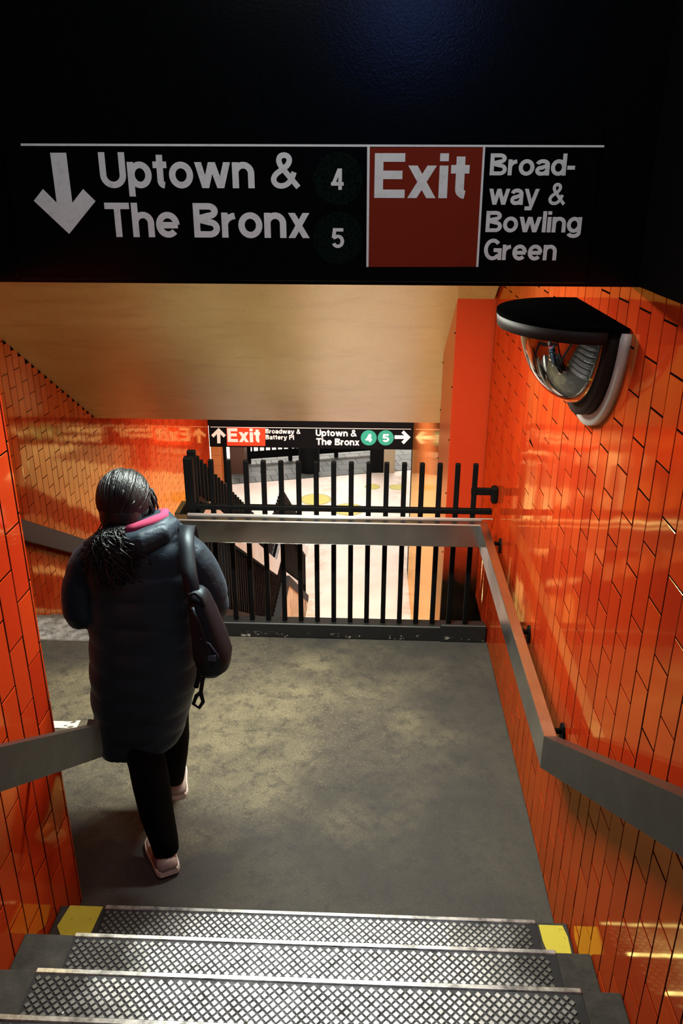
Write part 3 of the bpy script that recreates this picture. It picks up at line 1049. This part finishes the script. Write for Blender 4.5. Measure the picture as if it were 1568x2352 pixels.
letter('5', sign, YB - 0.001, 761, 790, 569, 524, M_WHITE, 0.17)
letter('Exit', sign, YB - 0.001, 859, 1075, 455, 352, M_WHITE, 0.19, 0.06)
letter('Broad-', sign, YB, 1123.5, 1318, 403, 352.5, M_WHITE, 0.18, 0.05)
letter('way &', sign, YB, 1121, 1297, 470.5, 420, M_WHITE, 0.18, 0.04, 0.42)
letter('Bowling', sign, YB, 1114, 1333, 533.5, 485, M_WHITE, 0.18, 0.05)
letter('Green', sign, YB, 1109.5, 1276, 597.5, 549, M_WHITE, 0.18, 0.05)

YG = 12.10
far = empty('hanging_sign', (-0.95, YG, -0.9))
tag(far, 'small black exit sign board spanning the foot of the lower stairs', 'sign')
a, b = at_y(481, 1031, YG), at_y(947, 968, YG)
MB().box(XF + 0.004, XW - 0.004, YG, YG + 0.10, at_y(700, 1029.5, YG).z, at_y(700, 981, YG).z, 0.004).build('board', M_FBLK, far)
MB().box(XF + 0.004, XW - 0.004, YG - 0.03, YG + 0.14, at_y(700, 980, YG).z, at_y(700, 955, YG).z, 0.006).build('housing', M_FBLK, far)
flat([(483, 980), (944, 985), (944, 986.4), (483, 981.4)], far, YG - 0.002, 'white_line', M_FWHITE)
k3 = lambda pts: [(470 + u / 3.2, 950 + v / 3.2) for u, v in pts]
flat(k3([(102, 105), (155, 158), (140, 176), (114, 150), (116, 218), (92, 218), (90, 150), (64, 176), (48, 158)]), far, YG - 0.002, 'arrow', M_FWHITE)
flat(k3([(160, 100), (445, 106), (445, 238), (164, 236)]), far, YG - 0.002, 'exit_panel', M_FRED)['label'] = 'orange red exit field'
letter('Exit', far, YG - 0.005, 523, 598, 1015.5, 984, M_FWHITE, 0.22, 0.06)
letter('Broadway &', far, YG - 0.002, 609.5, 690, 996, 985.5, M_FWHITE, 0.20, 0.07, 0.36)
letter('Battery Pl', far, YG - 0.002, 610, 675, 1009.5, 999, M_FWHITE, 0.20, 0.07, 0.36)
letter('Uptown &', far, YG - 0.002, 725, 819, 1002, 987, M_FWHITE, 0.20, 0.06, 0.36)
letter('The Bronx', far, YG - 0.002, 726, 825, 1022.5, 1007, M_FWHITE, 0.20, 0.06, 0.36)
for u, d in ((846.6, '4'), (885.6, '5')):
    disc(u, 1005.6, 18.3, far, YG - 0.002, 'route_disc', M_TEAL)['label'] = 'green route disc'
    letter(d, far, YG - 0.006, u - 7.5, u + 7.5, 1015, 997, M_FWHITE, 0.2)
flat(k3([(1512, 174), (1462, 225), (1445, 208), (1468, 186), (1395, 186), (1395, 160), (1468, 160), (1445, 142), (1462, 124)]), far, YG - 0.002, 'arrow', M_FWHITE)
struct(MB().box(XF - 0.3, XW + 0.3, YG + 0.15, YG + 0.35, -0.92, 0.75).build('wall_front', M_HTAN), 'plain header wall above the far exit sign', 'wall')

# ------------------------------------------------------------------ security mirror
MY, MZ, MR = 2.65, 2.20, 0.330
mir = empty('security_mirror', (XR, MY, MZ))
tag(mir, 'convex half dome security mirror with black top on the right tile wall', 'mirror')


def half_ring(r0, r1, x0, x1, n=28):
    """Half annulus (lower half) between radii r0 and r1, from x0 to x1."""
    rings = []
    for i in range(n + 1):
        a = math.pi + math.pi * i / n
        c, s_ = math.cos(a), math.sin(a)
        rings.append([(x0, MY + r0 * c, MZ + r0 * s_), (x0, MY + r1 * c, MZ + r1 * s_), (x1, MY + r1 * c, MZ + r1 * s_), (x1, MY + r0 * c, MZ + r0 * s_)])
    return MB().loft(rings)


fr = half_ring(0.28, 0.350, XR - 0.022, XR)
fr.build('flange', M_MFL, mir, True)
half_ring(0.278, 0.315, XR - 0.055, XR - 0.02).build('rim', M_MRIM, mir, True)
dm = MB()
rings = []
nu, nv = 30, 16
R1, D = 0.280, 0.205
for i in range(nv + 1):
    th = math.pi / 2 * i / nv
    rings.append([(XR - 0.045 - D * math.sin(th), MY + R1 * math.cos(th) * math.cos(math.pi + math.pi * j / nu), MZ + R1 * math.cos(th) * math.sin(math.pi + math.pi * j / nu)) for j in range(nu + 1)])
dm.loft(rings, cap=False, closed=False)
dm.build('dome', M_MIRROR, mir, True)
tp = [(XR - 0.002, MY - MR), (XR - 0.002, MY + MR)] + [(XR - 0.06 - 0.265 * math.sin(math.pi * i / 30), MY + MR * math.cos(math.pi * i / 30)) for i in range(31)]
MB().prism_z(tp, MZ + 0.002, MZ + 0.014).build('top_plate', M_MTOP, mir)
lip = MB()
rings = []
for i in range(31):
    a = math.pi * i / 30
    for_ = []
    for (rr, zz) in ((1.0, MZ + 0.003), (0.985, MZ - 0.035), (0.93, MZ - 0.038), (0.93, MZ + 0.003)):
        for_.append((XR - 0.06 - 0.265 * rr * math.sin(a), MY + MR * rr * math.cos(a), zz))
    rings.append(for_)
lip.loft(rings).build('lip', M_MRIM, mir, True)

# ------------------------------------------------------------------ hall on the level below
struct(MB().box(-7.5, 6.5, 23.9, 24.1, ZL, -0.7).build('wall_far', M_HWALL), 'bright white back wall of the hall below', 'wall')
struct(MB().box(-7.6, -7.5, 12.3, 24.0, ZL, -0.7).build('wall_left', M_HWALL), 'pale side wall of the hall below', 'wall')
struct(MB().box(6.5, 6.6, 12.3, 24.0, ZL, -0.7).build('wall_right', M_HWALL), 'pale side wall at the other end of the hall below', 'wall')
ang = math.atan2(1.23, 4.3)
dx, dy = math.cos(ang), math.sin(ang)
slab = MB()
P0 = Vector((-3.2, 16.43))
slate = struct(empty('floor', (P0.x, P0.y, ZL)), 'grey slate paving in front of the far black railing', 'paving')
slate.rotation_euler.z = ang
stile = {}
TS = 0.36
for j in range(5):
    for i in range(16):
        if (i, j) not in ():
            key = 0
            if key not in stile:
                stile[key] = MB().box(0.006, TS - 0.006, 0.006, TS - 0.006, 0.0, 0.008, 0.002).mesh('paving_tile', M_SLATE)
            o = bpy.data.objects.new('paving_tile', stile[key])
            COL.objects.link(o)
            o.parent = slate
            o.location = (i * TS + (TS / 2 if j % 2 else 0), j * TS, 0.002)
bed = MB().box(0, 16.5 * TS, 0, 5 * TS, 0.0, 0.004).mesh('bed', Mat('dark_joint', lin(40, 42, 41), 0.9).m)
o = bpy.data.objects.new('joint_bed', bed)
COL.objects.link(o)
o.parent = slate

railing = empty('railing', (-2.85, 17.88, ZL))
railing.rotation_euler.z = math.radians(15.6)
tag(railing, 'black railing with thick lower band at the back of the hall below', 'railing')


def loc_part(name, mb, mat, parent):
    o = bpy.data.objects.new(name, mb.mesh(name, mat))
    COL.objects.link(o)
    o.parent = parent
    return o


loc_part('lower_band', MB().box(0, 3.1, -0.02, 0.02, 0.12, 0.30, 0.004), M_BLK, railing)
loc_part('top_band', MB().box(0, 3.1, -0.02, 0.02, 1.0, 1.1, 0.004), M_BLK, railing)
bar = MB().box(-0.022, 0.022, -0.015, 0.015, 0.28, 1.02, 0.003).mesh('bar', M_BLK)
for i in range(22):
    o = bpy.data.objects.new('bar', bar)
    COL.objects.link(o)
    o.parent = railing
    o.location = (0.1 + i * 0.143, 0, 0)
for x in (0.0, 0.98, 2.1, 3.1):
    loc_part('post', MB().box(x - 0.045, x + 0.045, -0.04, 0.04, 0.0, 1.12, 0.005), M_BLK, railing)

cp = at_z(710, 1082, ZL)
struct(MB().prism_z([(cp.x + 0.24 * math.cos(i * math.pi / 12), cp.y + 0.24 * math.sin(i * math.pi / 12)) for i in range(24)], ZL, -0.88).build('column', M_BLK), 'round black column before the middle of the far railing', 'column')
cp = at_z(866, 1086, ZL)
struct(MB().box(cp.x - 0.17, cp.x + 0.14, cp.y, cp.y + 0.35, ZL, -0.88, 0.01).build('column', M_BLK), 'square black column at the end of the far railing', 'column')
cp = at_z(893, 1086, ZL)
struct(MB().box(cp.x - 0.13, cp.x + 0.13, cp.y, cp.y + 0.35, ZL, -0.88, 0.01).build('column', M_HTAN), 'tan boxed column beside the square black one', 'column')
cp = at_z(550, 1090, ZL)
struct(MB().box(cp.x - 0.20, cp.x + 0.13, cp.y, cp.y + 0.4, ZL, -0.88, 0.01).build('column', M_HBROWN), 'brown boxed column under the left end of the exit sign', 'column')
cp = at_z(500, 1125, ZL)
struct(MB().box(cp.x - 0.10, cp.x + 0.10, cp.y, cp.y + 0.3, ZL, -0.88, 0.006).build('column', M_TILEFAR), 'orange tiled pier end just past the long tile wall', 'column')
cp = at_z(516, 1110, ZL)
struct(MB().box(cp.x - 0.06, cp.x + 0.06, cp.y, cp.y + 0.1, ZL, -0.88, 0.006).build('column', M_BLK), 'thin black post near the end of the long tile wall', 'column')
struct(MB().box(0.66, 0.80, 12.1, 12.45, ZL, -0.92, 0.006).build('column', M_FBLK), 'black edge post at the end of the stairwell wall', 'column')
for k, (u, v, r, lab) in enumerate(((725, 1147, 0.33, 'largest yellow round floor decal, beyond the fence pickets'), (800, 1170, 0.33, 'yellow floor decal half hidden behind the fence rail'),
                                    (855, 1118, 0.17, 'small yellow floor decal before the square black column'), (911, 1119, 0.17, 'small yellow floor decal nearest the stairwell wall'))):
    p = at_z(u, v, ZL)
    d = empty('floor_decal', (p.x, p.y, ZL))
    tag(d, lab, 'decal', 'yellow floor decals on the level below')
    MB().prism_z([(p.x + r * math.cos(i * math.pi / 16), p.y + r * math.sin(i * math.pi / 16)) for i in range(32)], ZL - 0.001, ZL + 0.002).build('rim', M_STICK2, d)
    MB().prism_z([(p.x + 0.86 * r * math.cos(i * math.pi / 16), p.y + 0.86 * r * math.sin(i * math.pi / 16)) for i in range(32)], ZL, ZL + 0.0035).build('face', M_STICK, d)

# ------------------------------------------------------------------ scrap of paper
p = at_z(143, 1668, 0.0)
pa = MB()
n = 5
vs = [(p.x - 0.09 + 0.17 * i / n, p.y - 0.03 + 0.06 * j / n + 0.02 * i / n, 0.003 + 0.006 * math.sin(i * 1.3) * math.sin(j * 0.9 + i) ** 2) for j in range(n + 1) for i in range(n + 1)]
pa.add(vs, [(j * (n + 1) + i, j * (n + 1) + i + 1, (j + 1) * (n + 1) + i + 1, (j + 1) * (n + 1) + i) for j in range(n) for i in range(n)])
tag(pa.build('paper_scrap', M_PAPER), 'white scrap of paper on the landing floor past the tiled corner', 'paper')

# ------------------------------------------------------------------ person walking away
per = empty('person', (-0.83, 2.62, 0))
tag(per, 'person with dark ponytail in long black puffer coat walking across the landing', 'person')


def ring_xy(cx_, cy, z, hw, hd, n=40, p=2.3, tilt=0.0):
    out = []
    for j in range(n):
        a = 2 * math.pi * j / n
        c, s_ = math.cos(a), math.sin(a)
        x = hw * math.copysign(abs(c) ** (2 / p), c)
        y = hd * math.copysign(abs(s_) ** (2 / p), s_)
        out.append((cx_ + x, cy + y, z + tilt * x))
    return out


# body: one continuous skinned figure (trunk, legs, arms with hands, neck and head)
def body():
    mb = MB()
    mb.tube([(-0.885, 2.73, 0.72), (-0.885, 2.73, 0.9), (-0.875, 2.73, 1.1), (-0.865, 2.74, 1.24), (-0.875, 2.75, 1.34)], [0.11, 0.12, 0.115, 0.125, 0.07], 14)
    mb.tube([(-0.875, 2.75, 1.30), (-0.895, 2.77, 1.38), (-0.91, 2.78, 1.46)], [0.06, 0.055, 0.055], 12)
    # head: skull, jaw, nose, ears
    mb.ellipsoid((-0.915, 2.778, 1.492), (0.070, 0.088, 0.098), 20, 14)
    mb.ellipsoid((-0.922, 2.815, 1.445), (0.052, 0.062, 0.062), 16, 10)
    mb.tube([(-0.932, 2.865, 1.505), (-0.935, 2.885, 1.478), (-0.933, 2.872, 1.468)], [0.009, 0.014, 0.010], 8)
    for sx_ in (-1, 1):
        mb.ellipsoid((-0.912 + sx_ * 0.076, 2.785, 1.485), (0.012, 0.02, 0.032), 10, 8)
    # legs
    mb.tube([(-0.955, 2.72, 0.78), (-0.93, 2.66, 0.60), (-0.865, 2.57, 0.42), (-0.838, 2.50, 0.27), (-0.797, 2.455, 0.10), (-0.800, 2.46, 0.05)], [0.075, 0.06, 0.05, 0.045, 0.034, 0.036], 14)
    mb.tube([(-0.82, 2.74, 0.78), (-0.828, 2.79, 0.60), (-0.835, 2.81, 0.43), (-0.848, 2.83, 0.26), (-0.860, 2.89, 0.09), (-0.862, 2.91, 0.05)], [0.075, 0.06, 0.05, 0.045, 0.030, 0.034], 14)
    for ax, ay in ((-0.797, 2.455), (-0.861, 2.90)):
        mb.tube([(ax, ay - 0.04, 0.04), (ax - 0.02, ay + 0.06, 0.045), (ax - 0.05, ay + 0.17, 0.03)], [0.034, 0.04, 0.026], 10)
    # arms bend forward at the elbow, both hands held before the chest
    for sh, el, wr in (((-1.03, 2.75, 1.27), (-1.115, 2.70, 1.05), (-0.97, 2.92, 1.06)), ((-0.70, 2.75, 1.28), (-0.605, 2.74, 1.06), (-0.74, 2.95, 1.04))):
        mb.tube([sh, tuple((a + b) / 2 for a, b in zip(sh, el)), el], [0.05, 0.046, 0.04], 12)
        mb.tube([el, tuple((a + b) / 2 for a, b in zip(el, wr)), wr], [0.04, 0.036, 0.026], 12)
        d = (Vector(wr) - Vector(el)).normalized()
        s_ = 1 if sh[0] < -0.9 else -1
        sidev = Vector((0, 0, 1))
        palm = Vector(wr) + d * 0.05
        mb.tube([wr, palm, palm + d * 0.035], [0.024, 0.034, 0.03], 10)
        for q, ln in ((-0.024, 0.05), (-0.008, 0.062), (0.008, 0.066), (0.024, 0.058)):
            b0 = palm + d * 0.03 + sidev * q
            b1 = b0 + d * ln * 0.5
            b2 = b1 + (d * 0.4 + d.cross(sidev) * s_ * 0.6).normalized() * ln * 0.5
            mb.tube([b0, b1, b2], [0.0085, 0.008, 0.007], 8)
        mb.tube([palm - d * 0.02 + sidev * 0.025, palm + sidev * 0.055 + d * 0.015, palm + sidev * 0.062 + d * 0.045], [0.011, 0.0095, 0.008], 8)
    o = mb.build('body', M_SKIN, per)
    remesh(o, 0.0065, 2)
    return o


body()
for sx_ in (-1, 1):
    MB().ellipsoid((-0.93 + sx_ * 0.03, 2.862, 1.512), (0.012, 0.008, 0.008), 10, 8).build('eye', M_EYEW, per, True)
MB().ellipsoid((-0.934, 2.871, 1.443), (0.020, 0.007, 0.007), 12, 6).build('mouth', M_LIP, per, True)


# coat: quilted trunk and sleeves fused into one garment
def coat():
    mb = MB()
    tab = [(1.425, -0.868, 0.085, 0.09), (1.398, -0.853, 0.112, 0.10), (1.371, -0.845, 0.150, 0.115), (1.335, -0.847, 0.188, 0.135), (1.289, -0.851, 0.216, 0.15), (1.225, -0.855, 0.226, 0.165), (1.130, -0.859, 0.226, 0.172),
           (1.034, -0.865, 0.224, 0.175), (0.935, -0.874, 0.220, 0.178), (0.834, -0.884, 0.218, 0.182), (0.730, -0.893, 0.214, 0.182), (0.623, -0.910, 0.200, 0.172), (0.536, -0.917, 0.187, 0.16), (0.470, -0.924, 0.175, 0.15), (0.445, -0.926, 0.165, 0.145)]

    def at(z):
        for (a, b) in zip(tab, tab[1:]):
            if b[0] <= z <= a[0]:
                t = (a[0] - z) / (a[0] - b[0])
                return [p + (q - p) * t for p, q in zip(a, b)]
        return tab[-1]
    rings = []
    N = 90
    for i in range(N + 1):
        z = 1.425 - (1.425 - 0.445) * i / N
        _, cx_, hw, hd = at(z)
        q = abs(math.sin((1.36 - z) / 0.105 * math.pi)) ** 0.55
        puff = (q - 0.7) * (0.010 if z > 1.0 else 0.006) if z < 1.37 else 0.0
        cy = 2.735 + 0.02 * clamp((z - 0.9) / 0.5) - 0.03 * clamp((0.9 - z) / 0.4)
        ring = ring_xy(cx_, cy, z, hw + puff, hd + puff * 1.3, 48, 2.35, 0.20 * clamp((0.75 - z) / 0.3))
        ring = [(x + 0.005 * noise.noise((x * 9, y * 9, zz * 14)), y + 0.008 * noise.noise((x * 9 + 5, y * 9, zz * 14)), zz) for x, y, zz in ring]
        rings.append(ring)
    mb.loft(rings)

    def sleeve(pts, rad):
        P, R = [], []
        for (a, b, ra, rb) in zip(pts, pts[1:], rad, rad[1:]):
            for k in range(14):
                t = k / 14
                P.append(tuple(p + (q - p) * t for p, q in zip(a, b)))
                R.append(ra + (rb - ra) * t)
        P.append(pts[-1]); R.append(rad[-1])
        L = 0.0
        for i in range(len(P)):
            if i:
                L += (Vector(P[i]) - Vector(P[i - 1])).length
            R[i] += 0.005 * (abs(math.sin(L / 0.085 * math.pi)) ** 0.6 - 0.6)
        mb.tube(P, R, 20)
    sleeve([(-0.985, 2.745, 1.292), (-1.060, 2.735, 1.245), (-1.095, 2.71, 1.17), (-1.107, 2.69, 1.10), (-1.108, 2.695, 1.045), (-1.08, 2.76, 1.03), (-1.0, 2.88, 1.05)], [0.085, 0.078, 0.072, 0.068, 0.066, 0.060, 0.048])
    sleeve([(-0.74, 2.745, 1.302), (-0.672, 2.74, 1.265), (-0.625, 2.74, 1.19), (-0.604, 2.74, 1.12), (-0.604, 2.75, 1.06), (-0.64, 2.82, 1.04), (-0.715, 2.92, 1.04)], [0.085, 0.076, 0.068, 0.062, 0.060, 0.056, 0.046])
    # stand-up collar and folded hood
    rings = []
    for i in range(11):
        t = i / 10
        rings.append(ring_xy(-0.842, 2.745 - 0.01 * t, 1.365 + 0.062 * t, 0.118 - 0.02 * t + 0.012 * math.sin(t * math.pi), 0.112 - 0.018 * t, 40, 2.1, 0.17))
    mb.loft(rings)
    mb.tube([(-0.955, 2.70, 1.375), (-0.90, 2.625, 1.372), (-0.82, 2.62, 1.385), (-0.755, 2.665, 1.402), (-0.725, 2.75, 1.41)], [0.030, 0.042, 0.045, 0.036, 0.024], 12)
    o = mb.build('coat', M_COAT, per)
    remesh(o, 0.0062, 2)
    return o


coat()
# pink hood edge at the neck
MB().tube([(-0.90, 2.655, 1.415), (-0.85, 2.655, 1.425), (-0.80, 2.685, 1.436), (-0.765, 2.74, 1.437), (-0.775, 2.80, 1.43), (-0.84, 2.86, 1.40), (-0.93, 2.86, 1.39), (-0.985, 2.80, 1.39)],
          [0.018, 0.023, 0.024, 0.021, 0.018, 0.018, 0.018, 0.016], 12, 0.8).build('pink_collar', M_PINK, per, True)['label'] = 'pink knitted collar'


def trouser():
    mb = MB()
    mb.tube([(-0.895, 2.72, 0.86), (-0.895, 2.72, 0.70)], [0.15, 0.15], 24)
    mb.tube([(-0.955, 2.72, 0.76), (-0.945, 2.67, 0.565), (-0.915, 2.635, 0.497), (-0.880, 2.59, 0.43), (-0.857, 2.545, 0.356), (-0.834, 2.505, 0.24), (-0.803, 2.465, 0.142), (-0.795, 2.455, 0.085)],
            [0.10, 0.092, 0.080, 0.0755, 0.0745, 0.068, 0.057, 0.052], 20)
    mb.tube([(-0.83, 2.74, 0.76), (-0.829, 2.78, 0.56), (-0.832, 2.79, 0.46), (-0.836, 2.81, 0.38), (-0.847, 2.825, 0.28), (-0.853, 2.85, 0.16), (-0.860, 2.885, 0.085)],
            [0.10, 0.088, 0.081, 0.078, 0.072, 0.053, 0.042], 20)
    o = mb.build('trousers', M_TROU, per)
    remesh(o, 0.0075, 2)


trouser()


def shoe(ax, ay, hd_, lift):
    """A trainer: heel at (ax, ay), pointing along hd_, heel lifted by lift."""
    d = Vector((math.sin(hd_), math.cos(hd_), 0)).normalized()
    sv = Vector((d.y, -d.x, 0))

    def P(l, s_, z):
        s_ *= 1.2
        l *= 0.98
        k = lift * max(0.0, 1 - l / 0.17)
        return Vector((ax, ay, 0)) + d * l + sv * s_ + Vector((0, 0, z + k))
    L = 0.245
    secs = [(0.0, 0.024, 0.070), (0.012, 0.033, 0.088), (0.045, 0.037, 0.092), (0.09, 0.037, 0.082), (0.13, 0.041, 0.066), (0.17, 0.045, 0.052), (0.21, 0.042, 0.040), (0.235, 0.030, 0.032), (0.245, 0.014, 0.026)]
    up_, so_ = [], []
    for l, hw, h in secs:
        up_.append([P(l, hw * math.cos(a), 0.024 + (h - 0.024) * max(0, math.sin(a)) ** 0.7) if math.sin(a) >= 0 else P(l, hw * math.cos(a), 0.024) for a in [2 * math.pi * j / 20 for j in range(20)]])
        w_ = hw + 0.004
        so_.append([P(l, w_, 0.0), P(l, w_ + 0.002, 0.012), P(l, w_, 0.027), P(l, -w_, 0.027), P(l, -w_ - 0.002, 0.012), P(l, -w_, 0.0)])
    s_ = MB().loft(up_).build('shoe', M_SHOE, per, True)
    s_['label'] = 'pale pink trainer'
    MB().loft(so_).build('sole', M_SOLE, s_)
    MB().add([P(0.03, -0.040, 0.030), P(0.10, -0.042, 0.030), P(0.085, -0.037, 0.066), P(0.035, -0.034, 0.07), P(0.03, -0.034, 0.030), P(0.10, -0.036, 0.030), P(0.085, -0.030, 0.066), P(0.035, -0.026, 0.07)],
             [(0, 1, 2, 3), (7, 6, 5, 4), (0, 4, 5, 1), (1, 5, 6, 2), (2, 6, 7, 3), (3, 7, 4, 0)]).build('side_panel', M_SHOE2, s_)


shoe(-0.775, 2.402, math.radians(-27), 0.016)
shoe(-0.842, 2.845, math.radians(-18), 0.0)

# hair: smooth cap, loose strands, curly ponytail
HC = Vector((-0.917, 2.765, 1.503))


def hair():
    mb = MB()

    def fn(d):
        k = 1.0 + 0.03 * noise.noise(d * 2.0)
        if d.y > 0.45 and d.z < 0.45:
            k *= 0.72
        return k
    mb.ellipsoid(HC, (0.094, 0.106, 0.106), 48, 30, fn)
    mb.ellipsoid(HC + Vector((0.0, -0.055, -0.055)), (0.078, 0.062, 0.07), 24, 16)
    o = mb.build('hair', M_HAIR, per, True)
    remesh(o, 0.005, 1)
    rnd = random.Random(3)
    st = MB()
    d1 = Vector((-0.05, -0.84, -0.56)).normalized()
    for i in range(420):
        a = rnd.uniform(0, 2 * math.pi)
        zz = rnd.uniform(-0.25, 1.0)
        rr = math.sqrt(max(0, 1 - zz * zz))
        d0 = Vector((rr * math.cos(a), rr * math.sin(a), zz))
        if d0.angle(d1) < 0.5 or (d0.y > 0.5 and d0.z < 0.4):
            continue
        lift = rnd.uniform(0.99, 1.022)
        pts, om = [], d0.angle(d1)
        for k in range(9):
            t = k / 8
            d = (d0 * math.sin((1 - t) * om) + d1 * math.sin(t * om)) / max(0.05, math.sin(om))
            kk = lift * (1.0 + 0.03 * noise.noise(d * 2.0))
            pts.append(HC + Vector((0.094 * d.x, 0.106 * d.y, 0.106 * d.z)) * kk)
        st.tube(pts, [0.0028, 0.004, 0.0045, 0.0045, 0.0045, 0.0045, 0.004, 0.0035, 0.002], 5)
    for sx_ in (-1, 1):
        for i in range(16):
            p0 = HC + Vector((sx_ * rnd.uniform(0.082, 0.1), rnd.uniform(0.0, 0.06), rnd.uniform(-0.02, 0.02)))
            p1 = p0 + Vector((sx_ * rnd.uniform(0.0, 0.018), 0.01, -0.05))
            p2 = p1 + Vector((-sx_ * rnd.uniform(-0.004, 0.015), 0.005, -rnd.uniform(0.03, 0.075)))
            st.tube([p0, p1, p2], [0.0045, 0.004, 0.001], 5)
    st.build('hair_strand', M_HAIR, o, True)['kind'] = 'stuff'
    pt = MB()
    for i in range(480):
        tx = rnd.gauss(-0.925, 0.046)
        tz = rnd.uniform(1.215, 1.37)
        if rnd.random() < 0.22:
            tx, tz = rnd.uniform(-1.035, -0.97), rnd.uniform(1.26, 1.34)
        p0 = Vector((-0.925 + rnd.gauss(0, 0.016), 2.655 + rnd.gauss(0, 0.012), 1.435))
        p3 = Vector((tx, 2.578 + rnd.gauss(0, 0.018) + 0.5 * abs(tx + 0.925) ** 1.3, tz))
        pts = []
        ph, ra, fr_ = rnd.uniform(0, 6.3), rnd.uniform(0.007, 0.018), rnd.uniform(8, 16)
        for k in range(15):
            t = k / 14
            b = p0.lerp(p3, t) + Vector((0, -0.035 * math.sin(t * math.pi), 0.012 * math.sin(t * math.pi)))
            b += Vector((math.cos(ph + fr_ * t), math.sin(ph + fr_ * t) * 0.7, math.sin(ph * 2 + fr_ * 0.8 * t))) * ra * min(1, 2.5 * t)
            pts.append(b)
        pt.tube(pts, [0.0036 * (1 - 0.5 * k / 14) for k in range(15)], 4)
    pt.build('ponytail', M_HAIR, per, True)['kind'] = 'stuff'
    MB().tube([(-0.925 + 0.026 * math.cos(a * math.pi / 8), 2.657, 1.432 + 0.024 * math.sin(a * math.pi / 8)) for a in range(17)], 0.007, 6).build('hair_tie', M_BAG, per, True)


hair()

# ------------------------------------------------------------------ backpack hung on one shoulder
bag = empty('backpack', (-0.585, 2.56, 0.88))
tag(bag, 'black nylon backpack hanging from the shoulder of the walking person', 'backpack')
tab = [(1.238, -0.614, 0.020, 0.025), (1.222, -0.611, 0.030, 0.04), (1.199, -0.607, 0.036, 0.055), (1.136, -0.598, 0.049, 0.068), (1.044, -0.584, 0.062, 0.078), (0.969, -0.573, 0.068, 0.082), (0.921, -0.572, 0.060, 0.078), (0.895, -0.580, 0.042, 0.06), (0.884, -0.586, 0.022, 0.035)]
rings = []
for z, x, hw, hd in tab:
    rings.append([(a + 0.004 * noise.noise((a * 20, b * 20, c * 20)), b, c) for a, b, c in ring_xy(x, 2.555, z, hw, hd, 28, 2.6)])
MB().loft(rings).build('pack_body', M_BAG, bag, True)
MB().tube([(-0.625, 2.495, 1.19), (-0.600, 2.484, 1.13), (-0.575, 2.474, 1.04), (-0.556, 2.472, 0.96)], [0.008, 0.009, 0.009, 0.006], 8, 0.6).build('piping', M_BAG, bag, True)
MB().tube([(-0.60, 2.482, 1.075), (-0.565, 2.472, 1.055), (-0.540, 2.485, 1.0), (-0.53, 2.49, 0.95)], 0.004, 6).build('zip', Mat('blue_grey_zip', lin(60, 72, 92), 0.35, 0.4).m, bag, True)
MB().tube([(-0.632, 2.50, 1.205), (-0.628, 2.49, 1.245), (-0.606, 2.485, 1.255), (-0.588, 2.49, 1.23), (-0.582, 2.50, 1.195)], 0.007, 8).build('carry_handle', M_BAG, bag, True)
MB().box(-0.575, -0.545, 2.468, 2.474, 0.985, 1.01, 0.002).build('patch', Mat('blue_patch', lin(48, 62, 88), 0.5).m, bag)


def ribbon(pts, wv, th, name, mat, parent):
    rings = []
    q = [Vector(pts[0])] + [Vector(p) for p in pts] + [Vector(pts[-1])]
    fine = []
    for k in range(1, len(q) - 2):
        for t in (0, 0.25, 0.5, 0.75):
            a, b, c, d = q[k - 1:k + 3]
            fine.append(0.5 * (2 * b + (c - a) * t + (2 * a - 5 * b + 4 * c - d) * t * t + (3 * b - a - 3 * c + d) * t ** 3))
    for p in fine + [q[-1]]:
        rings.append([p - wv, p - wv + Vector((0, -th, th * 0.5)), p + wv + Vector((0, -th, th * 0.5)), p + wv])
    return MB().loft(rings).build(name, mat, parent, True)


ribbon([(-0.700, 2.90, 1.20), (-0.693, 2.86, 1.30), (-0.685, 2.80, 1.375), (-0.678, 2.74, 1.392), (-0.668, 2.67, 1.378), (-0.655, 2.615, 1.335), (-0.640, 2.565, 1.28), (-0.625, 2.54, 1.21)], Vector((0.026, 0.006, -0.004)), 0.012, 'shoulder_strap', M_BAG, bag)
MB().tube([(-0.605, 2.56, 0.89), (-0.622, 2.565, 0.84), (-0.634, 2.57, 0.78), (-0.628, 2.57, 0.735), (-0.645, 2.57, 0.707), (-0.668, 2.575, 0.72), (-0.655, 2.58, 0.755), (-0.632, 2.58, 0.775)], 0.008, 8, 0.45).build('hanging_strap', M_BAG, bag, True)
MB().tube([(-0.632, 2.575, 0.90), (-0.64, 2.58, 0.84), (-0.655, 2.585, 0.79)], 0.010, 8, 0.5).build('strap_end', M_BAG, bag, True)
